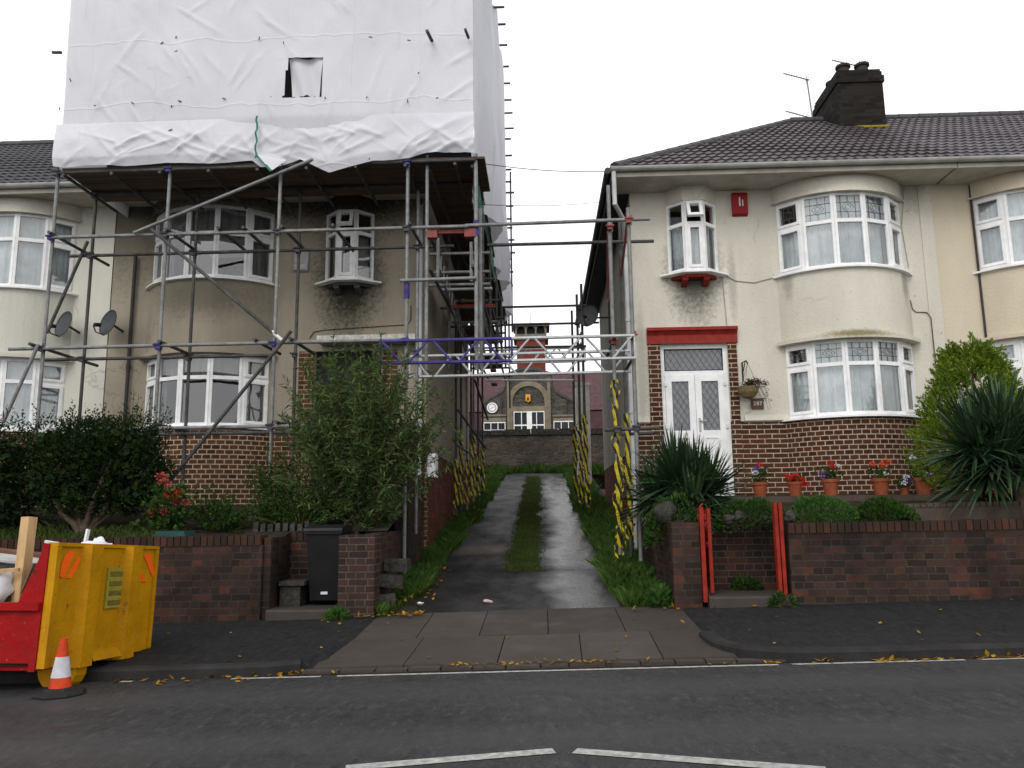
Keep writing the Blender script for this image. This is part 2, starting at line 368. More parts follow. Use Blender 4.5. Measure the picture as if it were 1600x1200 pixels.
def asphalt(name,c,rough,wet=0,patch=.4,fine=160,spec=.12,tracks=False):
    t=NT(name); t.set(rough,0,spec)
    sp=t.rng(t.noise(fine,3,.7),.3,.75); bg_=t.rng(t.noise(.55,6,.65,stretch=(.5,1.5,1)),.3,.72)
    col=t.mix(bg_,tuple(x*(1-patch) for x in c),tuple(x*(1+patch*.6) for x in c)); col=t.mix(t.math('MULTIPLY',sp,.5),col,tuple(x*2.1 for x in c))
    cr=t.rng(t.noise(7,6,.75),.60,.66,0,.55); col=t.mix(cr,col,tuple(x*.45 for x in c))
    col=t.mix(t.rng(t.noise(320,2),.62,.72,0,.5),col,tuple(min(.3,x*4) for x in c)); col=t.mix(t.rng(t.noise(34,5,.85),.50,.66,0,.6),col,tuple(x*.4 for x in c)); col=t.mix(t.rng(t.noise(52,4,.8),.56,.68,0,.55),col,tuple(x*2.6 for x in c)); col=t.mix(t.rng(t.noise(11,6,.8),.5,.7,0,.4),col,tuple(x*.55 for x in c))
    g1=t.noise(13,5,.8,stretch=(1,.32,1)); g2=t.noise(21,4,.8,stretch=(1,.3,1))
    col=t.mix(t.rng(g1,.50,.64,0,.55),col,tuple(x*.35 for x in c)); col=t.mix(t.rng(g2,.53,.66,0,.6),col,tuple(x*2.4 for x in c))
    if tracks:
        s=t.N.new('ShaderNodeSeparateXYZ'); t.link(t.pos,s.inputs[0]); yy=t.math('ADD',s.outputs[1],t.math('MULTIPLY',t.noise(.5,3),.5))
        for y0 in (4.95,6.35): col=t.mix(t.math('MULTIPLY',t.rng(t.math('ABSOLUTE',t.math('SUBTRACT',yy,y0),0),.42,.12),.45),col,tuple(x*1.75 for x in c))
        col=t.mix(t.rng(t.noise(1.1,5,.7),.62,.72,0,.5),col,tuple(x*.5 for x in c))
    t.col(col)
    rr=t.rng(t.noise(.8,5,.6,stretch=(.6,1.3,1)),.35,.65,rough-wet,rough+.12); t.link(rr,t.b.inputs['Roughness'])
    t.bump(t.noise(fine*.7,3),.5,.006); return t.m
m_road=asphalt('damp_asphalt',(.029,.0285,.0295),.62,.14,.5,95,.2,True)
m_pav=asphalt('dark_footway_asphalt',(.015,.0145,.0145),.75,.05,.3)
def slab_mat():
    t=NT('worn_concrete_slab'); t.set(.75,0,.1)
    r=t.N.new('ShaderNodeNewGeometry').outputs['Random Per Island']
    c=t.mix(r,(.050,.041,.036),(.070,.058,.052)); c=t.mix(t.rng(t.noise(2.2,6,.7),.35,.7,0,.5),c,(.033,.028,.025)); c=t.mix(t.rng(t.noise(140,2),.5,.8,0,.3),c,(.13,.115,.10)); t.col(c)
    t.link(t.rng(t.noise(1.3,4),.4,.6,.5,.85),t.b.inputs['Roughness']); t.bump(t.noise(90,4),.3,.005); return t.m
m_slab=slab_mat()
def lane_mat():
    t=NT('wet_lane_concrete'); t.set(.5,0,.35)
    sp=t.N.new('ShaderNodeSeparateXYZ'); t.link(t.pos,sp.inputs[0])
    wob=t.math('MULTIPLY',t.math('SUBTRACT',t.noise(.9,3,.5),.5),.7)
    xr=t.math('ADD',sp.outputs[0],wob)
    wet_sheen=t.math('MULTIPLY',t.rng(xr,-.02,.32),t.rng(xr,1.0,.62))           # the right-hand wheel track, smoother, its wet sheen painted in as paler colour
    pat=t.rng(t.noise(1.7,6,.7,stretch=(1,.6,1)),.38,.62)
    c=t.mix(pat,(.010,.009,.009),(.026,.024,.0235)); c=t.mix(t.math('MULTIPLY',wet_sheen,t.rng(t.noise(2.6,5,.7),.36,.58,.25,.9)),c,(.075,.072,.077))
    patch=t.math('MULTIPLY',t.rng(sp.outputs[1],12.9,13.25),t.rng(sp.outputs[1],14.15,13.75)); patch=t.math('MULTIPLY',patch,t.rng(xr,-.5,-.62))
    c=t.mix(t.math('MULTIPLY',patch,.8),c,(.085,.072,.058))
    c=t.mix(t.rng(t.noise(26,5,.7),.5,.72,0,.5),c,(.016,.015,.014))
    far=t.rng(sp.outputs[1],17,22); c=t.mix(t.math('MULTIPLY',far,t.rng(t.noise(1.5,5,.7),.35,.6,.15,.65)),c,(.085,.081,.082)); t.col(c)  # far end paler: the sky's reflection is put into the colour
    rg=t.rng(t.math('ADD',t.math('MULTIPLY',wet_sheen,.45),t.math('MULTIPLY',pat,.25)),0,.7,.75,.16); t.link(rg,t.b.inputs['Roughness']); t.link(t.rng(wet_sheen,0,1,.12,.9),t.b.inputs['Specular IOR Level'])
    t.bump(t.math('ADD',t.noise(38,5,.7),t.math('MULTIPLY',t.noise(6,3),1.2)),.45,.012); return t.m
m_lane=lane_mat()

far_g=MB(); far_g.quad((-300,-60,-.9),(300,-60,-.9),(300,400,-.9),(-300,400,-.9)); kind(far_g.build('ground',m_soil,shift=False),'structure')
grid(lin(-40,40,41),[-14,-6,-2,0,1,2,3,3.7,4.5,5.3,6.1,6.9,7.4],zroad,'road',m_road)

# footways with kerbs, either side of the dropped crossing
def footway(front,name):
    # front: list of (x,y) along the kerb; back edge at y = 9.5
    b=MB(); kb=MB()
    for (x0,y0),(x1,y1) in zip(front[:-1],front[1:]):
        b.quad((x0,y0,zpav(x0,y0)),(x1,y1,zpav(x1,y1)),(x1,9.6,zpav(x1,9.6)),(x0,9.6,zpav(x0,9.6)))
    kind(b.build(name,m_pav,shift=False,smooth=True),'structure')
xsR=[1.55,1.56,1.585,1.64,1.72,1.83,1.97,2.14,2.4]; ysR=[7.85,7.60,7.44,7.30,7.19,7.11,7.05,7.015,7.0]
frontR=list(zip(xsR,ysR))+[(x,7.0) for x in (4,7,12,20,40)]
footway(frontR,'footway')
frontL=[(-40,7.0),(-20,7.0),(-10,7.0),(-5,7.0),(-3,7.0),(-2.35,7.02),(-2.12,7.1),(-2.02,7.4),(-1.98,8.2)]
footway(frontL,'footway')
def kerb(front):
    # stones of about 0.9 m, laid end to end
    pts=[Vector((x,y,0)) for x,y in front]; b=MB(); nv=[]
    for i in range(len(pts)):
        tt=(pts[min(i+1,len(pts)-1)]-pts[max(i-1,0)]).normalized(); nv.append(Vector((-tt.y,tt.x,0)))
    R=[]
    for p,nn in zip(pts,nv):
        zt=zpav(p.x,p.y)+.004; f=p-nn*.12; z0=min(zt-.06,zroad(p.x,p.y))-.05
        R.append([(f.x,f.y,z0),(f.x,f.y,zt-.022),(f.x+nn.x*.02,f.y+nn.y*.02,zt),(p.x+nn.x*.01,p.y+nn.y*.01,zt),(p.x+nn.x*.01,p.y+nn.y*.01,z0)])
    P=[q for r in R for q in r]; fs=[]
    for i in range(len(R)-1):
        for k in range(4): fs.append((5*i+k,5*i+5+k,5*i+6+k,5*i+k+1))
    fs.append((0,1,2,3,4)); e=5*(len(R)-1); fs.append((e+4,e+3,e+2,e+1,e)); b.add(P,fs)
    return b
    for a,c in zip(pts[:-1],pts[1:]):
        L=(c-a).length; n=max(1,round(L/1.8)); t=(c-a).normalized(); nn=Vector((-t.y,t.x,0))
        for i in range(n):
            u0=L*i/n+.0015; u1=L*(i+1)/n-.0015; p=a+t*u0; q=a+t*u1
            za,zb=zpav(p.x,p.y)+.006,zpav(q.x,q.y)+.006
            P=[]
            for (pp,zt) in ((p,za),(q,zb)):
                f=pp-nn*.125
                P+= [(f.x,f.y,zt-.3),(f.x,f.y,zt-.018),(f.x+nn.x*.02,f.y+nn.y*.02,zt),(pp.x,pp.y,zt),(pp.x,pp.y,zt-.3)]
            b.add(P,[(0,5,6,1),(1,6,7,2),(2,7,8,3),(3,8,9,4),(0,1,2,3,4),(9,8,7,6,5)])
    return b
for fr in (frontR,frontL):
    fr2=[p for p in fr if abs(p[0])<14 and not (-2.05<p[0]<0)]
    kind(kerb(fr2).build('kerb',m_kerb,shift=False),'structure')
sk=MB()
for (a,c) in zip(frontL[-4:-1],frontL[-3:]): sk.quad((a[0],a[1],zpav(*a)+.001),(c[0],c[1],zpav(*c)+.001),(c[0]+.10,c[1],zcross(*c)-.01),(a[0]+.10,a[1]-.02,zcross(*a)-.03))
c=frontL[-1]; sk.quad((c[0],c[1],zpav(*c)+.001),(c[0],9.6,zpav(c[0],9.6)+.001),(c[0]+.1,9.6,zcross(c[0],9.6)-.01),(c[0]+.1,c[1],zcross(*c)-.01))
sk.quad((1.552,7.80,zpav(1.55,7.8)),(1.552,9.6,zpav(1.55,9.6)),(1.49,9.6,zcross(1.5,9.6)-.012),(1.49,7.80,zcross(1.5,7.8)-.012))
kind(sk.build('footway_edge',m_pav,shift=False),'structure')
# the paved crossing: bed + two courses of slabs + an edging of setts
grid(lin(-2.3,2.05,12),lin(6.9,9.55,8),lambda x,y:zcross(x,y)-.022,'crossing_bed',m_soil)
sl=MB(); random.seed(3)
def slabq(x0,x1,y0,y1,sk0=0,sk1=0,h=0):
    P=[(x0,y0),(x1,y0),(x1+sk1,y1),(x0+sk0,y1)]
    P=[(x,y,zcross(x,y)+h) for x,y in P]; sl.add(P+[(x,y,z-.05) for x,y,z in P],[(0,1,2,3),(0,4,5,1),(1,5,6,2),(2,6,7,3),(3,7,4,0)])
xs=[-2.0,-1.22,-.42,.30,.98,1.60]
for i in range(len(xs)-1): slabq(xs[i]+.005,xs[i+1]-.005,7.06,8.12,-.0 if i==0 else 0.02,.02 if i<4 else -.06,random.uniform(-.004,.004))
xs=[-1.98,-1.28,-.66,.02,.78,1.54]
for i in range(len(xs)-1): slabq(xs[i]+.005,xs[i+1]-.005,8.13,9.42,0,.0 if i<4 else .02,random.uniform(-.004,.004))
kind(sl.build('crossing_slabs',m_slab,shift=False),'structure')
se=MB(); x=-2.05
while x<1.95:
    L=random.uniform(.2,.32); h=random.uniform(-.004,.006)
    se.box(x,x+L-.015,6.93,7.045,zroad(x,6.95)-.1,zroad(x,6.95)+.028+h); x+=L
kind(se.build('edging_setts',m_slab,shift=False),'structure')
# lane: slopes up between the houses
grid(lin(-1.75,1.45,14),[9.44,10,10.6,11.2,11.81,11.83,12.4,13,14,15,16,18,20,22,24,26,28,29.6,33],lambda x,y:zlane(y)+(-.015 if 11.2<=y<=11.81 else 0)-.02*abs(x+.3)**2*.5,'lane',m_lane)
grid(lin(-14,14,15),[29.0,31,34,40],lambda x,y:EYE+1.30,'yard',m_soil)
# gardens: soil banks rising to the houses
def zgard(x,y): return EYE-.30+.20*max(0,min(y-9.4,2.4))+ (0 if y<11.8 else .02)
grid(lin(-16,-1.95,18),[10.02,10.6,11.2,11.8,12.9],zgard,'garden_soil',m_soil)
grid(lin(-16,-3.16,14),[9.35,10.02],zgard,'garden_soil',m_soil)
grid(lin(1.50,14,18),[10.12,10.6,11.2,11.55,11.8,12.9],lambda x,y:zgard(x,y)+.04,'garden_soil',m_soil)
grid(lin(2.9,14,18),[9.35,9.7,10.12],lambda x,y:zgard(x,y)+.04,'garden_soil',m_soil)
pv=MB(); pv.box(1.6,14,11.35,12.85,EYE-.3,EYE+.215); kind(pv.build('house_path',m_path,shift=False),'structure')
# side gaps beside the houses, under the verges
grid([-2.1,-1.75,-1.4],[9.4,12,15,20,29.6],lambda x,y:zlane(y)-.03+(.05 if x<-1.5 else 0),'verge_soil',m_soil)
grid([.75,1.1,1.6],[9.44,12,15,20,29.6],lambda x,y:zlane(y)-.03+(.05 if x>1 else 0),'verge_soil',m_soil)

# painted lines
m_line=pm('worn_white_line',(.46,.45,.42),.7,0,.6,22,c2=(.48,.47,.44))
def stripe(pts,wd,name='road_marking'):
    b=MB()
    for a,c in zip(pts[:-1],pts[1:]):
        a=Vector(a);c=Vector(c); t=(c-a); t.z=0; t.normalize(); n=Vector((-t.y,t.x,0))*wd/2
        P=[a-n,c-n,c+n,a+n]; b.add([(p.x,p.y,zroad(p.x,p.y)+.004) for p in P],[(0,1,2,3)])
    return kind(b.build(name,m_line,shift=False),'structure')
def roadpt(px,py):
    z=EYE-1.26
    for _ in range(8):
        p=gz(px,py,z); z=zroad(p.x,p.y)
    return p
def seg(x0,x1,y=6.82):
    n=max(2,int((x1-x0)/.8)+2); stripe([(x,y,0) for x in lin(x0,x1,n)],.058)
for a,c in ((220,245),(378,512),(532,1206),(1232,1512),(1545,1640)):
    pa,pc=X(a,1050,6.82),X(c,1050 if c<600 else (1038 if c<1300 else 1028),6.82); pa=roadpt(a,1053 if a<600 else 1036).x; pc=roadpt(c,1050 if c<600 else 1033).x
    seg(pa,pc)
seg(4.6,9); seg(-9,-4.8)
stripe([roadpt(540,1201),roadpt(866,1174)],.10); stripe([roadpt(898,1174),roadpt(1290,1204)],.10)

# ---------------------------------------------------------------- grass
m_grass=leaf_mat('grass_blades',[(0,(.022,.048,.010)),(.5,(.048,.098,.018)),(.85,(.09,.155,.03)),(1,(.16,.16,.04))],.6,.3)
m_grass_d=leaf_mat('dull_grass_blades',[(0,(.028,.044,.012)),(.5,(.056,.086,.020)),(1,(.10,.115,.032))],.6,.3)
def blades(b,n,xf,y0,y1,zf,h0,h1,w=.006,bias=1,cull=True):
    for _ in range(n):
        y=y0+(y1-y0)*random.random()**bias; xa,xb=xf(y); x=random.uniform(xa,xb)
        cl=noise.noise((x*1.8,y*1.8,0))*(1 if cull else .4)
        if cull and cl<-.28 and random.random()<.7: continue
        h=random.uniform(h0,h1)*(1+.8*cl); an=random.uniform(0,2*PI); ww=w*(.6+.05*y)
        dx,dy=math.cos(an)*ww,math.sin(an)*ww; lx,ly=random.gauss(0,.35)*h,random.gauss(0,.35)*h; z=zf(x,y)
        b.add([(x-dx,y-dy,z-.01),(x+dx,y+dy,z-.01),(x+lx*.45+dx*.6,y+ly*.45+dy*.6,z+h*.65),(x+lx,y+ly,z+h)],[(0,1,2),(0,2,3)])
random.seed(11)
gl=MB()
def eL(y): return -1.50+.22*noise.noise((0,y*.9,5))-(.28*max(0,1-(y-9.4)/1.0))
blades(gl,15000,lambda y:(-2.0 if y>10.2 else -2.25+.0*y,eL(y)),9.25,16,lambda x,y:zlane(y)+.01,.05,.17)
blades(gl,9000,lambda y:(-1.80,eL(y)+.12),16,29.3,lambda x,y:zlane(y),.06,.22,.010)
kind(gl.build('grass',m_grass,shift=False),'stuff')
gr=MB()
def eR(y): return .82+.15*noise.noise((3,y*.9,5))+.1*max(0,1-(y-9.4)/1.2)
blades(gr,20000,lambda y:(eR(y),1.42),9.42,16,lambda x,y:zlane(y)+.02*(x-.8),.06,.19)
blades(gr,8000,lambda y:(eR(y)-.08,1.40),16,29.3,lambda x,y:zlane(y),.06,.22,.010)
kind(gr.build('grass',m_grass,shift=False),'stuff')
gc=MB()
for spread,n_,h_ in ((0,26000,.05),(.07,6000,.03),(.14,1500,.02)):
    blades(gc,n_,lambda y:(-.53-spread+.12*noise.noise((y*.9,1,1)),-.12+spread+.13*noise.noise((y*1.1,4,1))),11.85-spread,27,lambda x,y:zlane(y),.012,h_,.008,1.5,cull=False)
kind(gc.build('grass',m_grass_d,shift=False),'stuff')
gd=MB(); blades(gd,6000,lambda y:(-8.5,-4.6),9.46,10.3,zgard,.04,.12); kind(gd.build('grass',m_grass_d,shift=False),'stuff')
gb=MB(); blades(gb,9000,lambda y:(-4,5),28.4,29.45,lambda x,y:zlane(y)-.05,.08,.32,.016)
kind(gb.build('grass',m_grass,shift=False),'stuff')
# ================================================================ houses
WY=12.8; EAVE=EYE+5.30; GY=12.02
def wall_holes(b,x0,x1,z0,z1,y,holes,th=.24,mi=0):
    xs=sorted({x0,x1,*[h[0] for h in holes],*[h[1] for h in holes]}); zs=sorted({z0,z1,*[h[2] for h in holes],*[h[3] for h in holes]})
    def solid(i,j):
        if i<0 or j<0 or i>=len(xs)-1 or j>=len(zs)-1: return False
        cx,cz=(xs[i]+xs[i+1])/2,(zs[j]+zs[j+1])/2
        return not any(h[0]<cx<h[1] and h[2]<cz<h[3] for h in holes)
    for i in range(len(xs)-1):
        for j in range(len(zs)-1):
            if not solid(i,j): continue
            a,c,d,e=xs[i],xs[i+1],zs[j],zs[j+1]
            b.quad((a,y,d),(c,y,d),(c,y,e),(a,y,e),mi); b.quad((a,y+th,e),(c,y+th,e),(c,y+th,d),(a,y+th,d),mi)
            if not solid(i-1,j): b.quad((a,y,d),(a,y,e),(a,y+th,e),(a,y+th,d),mi)
            if not solid(i+1,j): b.quad((c,y,e),(c,y,d),(c,y+th,d),(c,y+th,e),mi)
            if not solid(i,j-1): b.quad((a,y,d),(a,y+th,d),(c,y+th,d),(c,y,d),mi)
            if not solid(i,j+1): b.quad((a,y,e),(c,y,e),(c,y+th,e),(a,y+th,e),mi)
class Bow:
    def __init__(s,cx,half=1.0,sag=.56):
        s.cx=cx; s.R=(half*half+sag*sag)/(2*sag); s.a=math.asin(half/s.R); s.cy=WY-sag+s.R
    def p(s,f,dr=0):                            # f in 0..1 from left to right
        w=-s.a+2*s.a*f; r=s.R+dr; return Vector((s.cx+r*math.sin(w),s.cy-r*math.cos(w),0))
    def shell(s,b,z0,z1,dr=0,th=.16,n=20,mi=0,ext=0):
        e=ext
        for i in range(n):
            f0,f1=i/n,(i+1)/n; p,q=s.p(f0,dr),s.p(f1,dr); pi,qi=s.p(f0,dr-th),s.p(f1,dr-th)
            L=2*s.a*s.R; u0,u1=f0*L,f1*L
            up=Vector((0,0,1))
            b.quad(p+up*z0,q+up*z0,q+up*z1,p+up*z1,mi,[(u0,z0),(u1,z0),(u1,z1),(u0,z1)])
            b.quad(qi+up*z0,pi+up*z0,pi+up*z1,qi+up*z1,mi); b.quad(p+up*z1,q+up*z1,qi+up*z1,pi+up*z1,mi); b.quad(q+up*z0,p+up*z0,pi+up*z0,qi+up*z0,mi)
        for f in (0,1):
            p,q=s.p(f,dr),s.p(f,dr-th); up=Vector((0,0,1)); b.quad(p+up*z0,p+up*z1,q+up*z1,q+up*z0,mi)
    def facets(s,n=5,dr=-.05): return [s.p(i/n,dr) for i in range(n+1)]

def window(house,pts,z0,z1,zt,opens=(),leads=(),net='net',sill=True,sillpts=None,tilt=None,dark=(),posts=.043,side_open=True):
    """A multi-light window on a chain of plan points, left to right."""
    fr=MB(); gl=MB(); ld=MB(); cu=MB(); n=len(pts)-1
    for i in range(n):
        p,q=pts[i],pts[i+1]; t=(q-p); L=t.length; t=t/L; nn=Vector((t.y,-t.x,0))  # outward = towards the street
        if nn.y>0: nn=-nn
        o=p; B=lambda u0,u1,d0,d1,a,c:fr.fbox(o,t,nn,u0,u1,d0,d1,a,c)
        w=posts
        B(0,w,-.05,.012,z0,z1); B(L-w,L,-.05,.012,z0,z1)
        B(w,L-w,-.05,.010,z0,z0+.055); B(w,L-w,-.05,.010,z1-.05,z1); B(w,L-w,-.05,.012,zt-.03,zt+.03)
        lights=[(z0+.055,zt-.03,'low'),(zt+.03,z1-.05,'top')]
        for a,c,kk in lights:
            u0,u1=w,L-w
            if (i,kk) in opens:                  # a sash with its own frame
                s=.045; d0,d1=-.02,.028
                B(u0,u0+s,d0,d1,a,c); B(u1-s,u1,d0,d1,a,c); B(u0+s,u1-s,d0,d1,a,a+s); B(u0+s,u1-s,d0,d1,c-s,c); u0+=s;u1-=s;a+=s;c-=s
            if tilt and (i,kk)==tilt:
                continue
            P=[o+t*u0-nn*.02,o+t*u1-nn*.02]; up=Vector((0,0,1))
            gl.quad(P[0]+up*a,P[1]+up*a,P[1]+up*c,P[0]+up*c)
            if (i,kk) in leads:
                r=.0038; F=lambda ua,ub,za,zb:ld.fbox(o,t,nn,ua,ub,-.016,-.008,za,zb)
                cx,cz=(u0+u1)/2,(a+c)/2; W=u1-u0; H=c-a
                for k in (.2,.8): F(u0+W*k-r,u0+W*k+r,a,c)
                for k in (.3,.7): F(u0,u1,a+H*k-r,a+H*k+r)
                F(cx-r,cx+r,a,cz-H*.27); F(cx-r,cx+r,cz+H*.27,c)
                for sc in (.27,.14):
                    dx,dz=W*sc*.9,H*sc
                    Q=[(cx,cz-dz),(cx+dx,cz),(cx,cz+dz),(cx-dx,cz)]
                    for (ux,uz),(vx,vz) in zip(Q,Q[1:]+Q[:1]):
                        A=o+t*ux+nn*-.012+up*uz; Bq=o+t*vx+nn*-.012+up*vz; ld.tube(A,Bq,r,4)
            if (i,kk) not in dark and net:
                m=14; prev=None; zb=z0 if kk=='low' else a-.04
                if net=='drape' and kk=='low' and i not in (0,n-1): continue
                for k in range(m+1):
                    u=L*k/m; dep=.13+.018*math.sin(k*2.3+i)+.01*math.sin(k*5.1)
                    c0=o+t*u-nn*dep
                    if prev is not None: cu.quad(prev+up*zb,c0+up*zb,c0+up*(c+.06),prev+up*(c+.06))
                    prev=c0
    f=fr.build('window',m_upvc,house)
    gl.build('pane',m_glass,f)
    if ld.f: ld.build('leading',m_lead,f)
    if cu.f: cu.build('curtain',m_net if net=='net' else m_drape,f,smooth=True)
    if tilt:
        i=tilt[0]; p,q=pts[i],pts[i+1]; t=(q-p); L=t.length; t/=L; nn=Vector((t.y,-t.x,0)); nn=-nn if nn.y>0 else nn
        a,c=zt+.03,z1-.05; th_=math.radians(24); up=Vector((0,0,1))*math.cos(th_)-nn*math.sin(th_)*1.0; n2=nn*math.cos(th_)+Vector((0,0,1))*math.sin(th_)
        # hinged along its head; swings out at the foot
        hinge=p+nn*.02+Vector((0,0,c)); H=c-a; v=MB(); s=.05; w=posts-.01
        up2=(Vector((0,0,-1))*math.cos(th_)+nn*math.sin(th_))
        for (u0,u1,h0,h1) in ((w,w+s,0,H),(L-w-s,L-w,0,H),(w+s,L-w-s,0,s),(w+s,L-w-s,H-s,H)): v.fbox(hinge,t,n2,u0,u1,0,.05,h0,h1,0,up2)
        v.fbox(hinge,t,n2,w+s,L-w-s,.012,.02,s,H-s,1,up2)
        v.build('vent_sash',[m_upvc,m_glass],f)
    if sill:
        s_=MB(); sp=sillpts or pts; m=len(sp)-1
        for i in range(m):
            p,q=sp[i],sp[i+1]; t=(q-p).normalized(); nn=Vector((t.y,-t.x,0)); nn=-nn if nn.y>0 else nn
            A=[p-nn*.03,q-nn*.03]; 
            def out(k):
                a=sp[max(k-1,0)];c=sp[min(k+1,m)]; tt=(c-a).normalized(); n3=Vector((tt.y,-tt.x,0)); return sp[k]+(-n3 if n3.y>0 else n3)*.085
            Bo=[out(i),out(i+1)]; up=Vector((0,0,1))
            P=[A[0]+up*(z0+.003),A[1]+up*(z0+.003),Bo[1]+up*(z0-.012),Bo[0]+up*(z0-.012),A[0]+up*(z0-.05),A[1]+up*(z0-.05),Bo[1]+up*(z0-.04),Bo[0]+up*(z0-.04)]
            s_.add(P,[(0,1,2,3),(3,2,6,7),(7,6,5,4),(0,3,7,4),(1,5,6,2)])
        s_.build('sill',m_upvc,f)
    return f

PITCH=math.atan2(8.36-5.37,16.6-GY)
HK=.95
def roof_front(b,x0,x1,hipL=None,hipR=None,mi=0):
    """Interlocking pan tiles as real waves and laps on the street slope."""
    ye,ze=GY-.03,EYE+5.40; run=(16.6-ye)/math.cos(PITCH); g=.335; n=int(run/g)+1; st=.031
    nx=int((x1-x0)/st)+1; cp,sp=math.cos(PITCH),math.sin(PITCH)
    def P(x,s,h):
        y=ye+s*cp-h*sp; z=ze+s*sp+h*cp; return (x,y,z)
    rnd=random.Random(5)
    for k in range(n):
        s0=k*g; s1=min(s0+g+.015,run)
        lo=x0 if hipL is None else max(x0,hipL+s0*cp*HK); hi=x1 if hipR is None else min(x1,hipR-s0*cp)
        if hi-lo<.05: continue
        xs=[lo]+[x0+st*i for i in range(nx) if lo<x0+st*i<hi]+[hi]
        vs=[];fs=[]
        for x in xs:
            ph=(x/.155)%1; wv=.022*(.5+.5*math.cos(2*PI*ph))**1.5; jig=.004*math.sin(int(x/.31)*12.9+k*7.1)
            xt=x if hipL is None else max(x,hipL+s1*cp*HK); 
            vs+=[P(x,s0,wv+.004),P(x,s0,wv+.034+jig),P(xt if xt<=hi else hi,s1,wv+.006)]
        for i in range(len(xs)-1):
            a=3*i; fs+=[(a,a+3,a+4,a+1),(a+1,a+4,a+5,a+2)]
        b.add(vs,fs,mi)
def ridge_caps(b,p,q,r=.11,step=.42):
    p=Vector(p);q=Vector(q); L=(q-p).length; t=(q-p).normalized(); n=max(1,int(L/step))
    for i in range(n):
        a=p+t*(L*i/n); c=p+t*(L*(i+1)/n-.008); b.path([a,c],[r+.006,r],8)

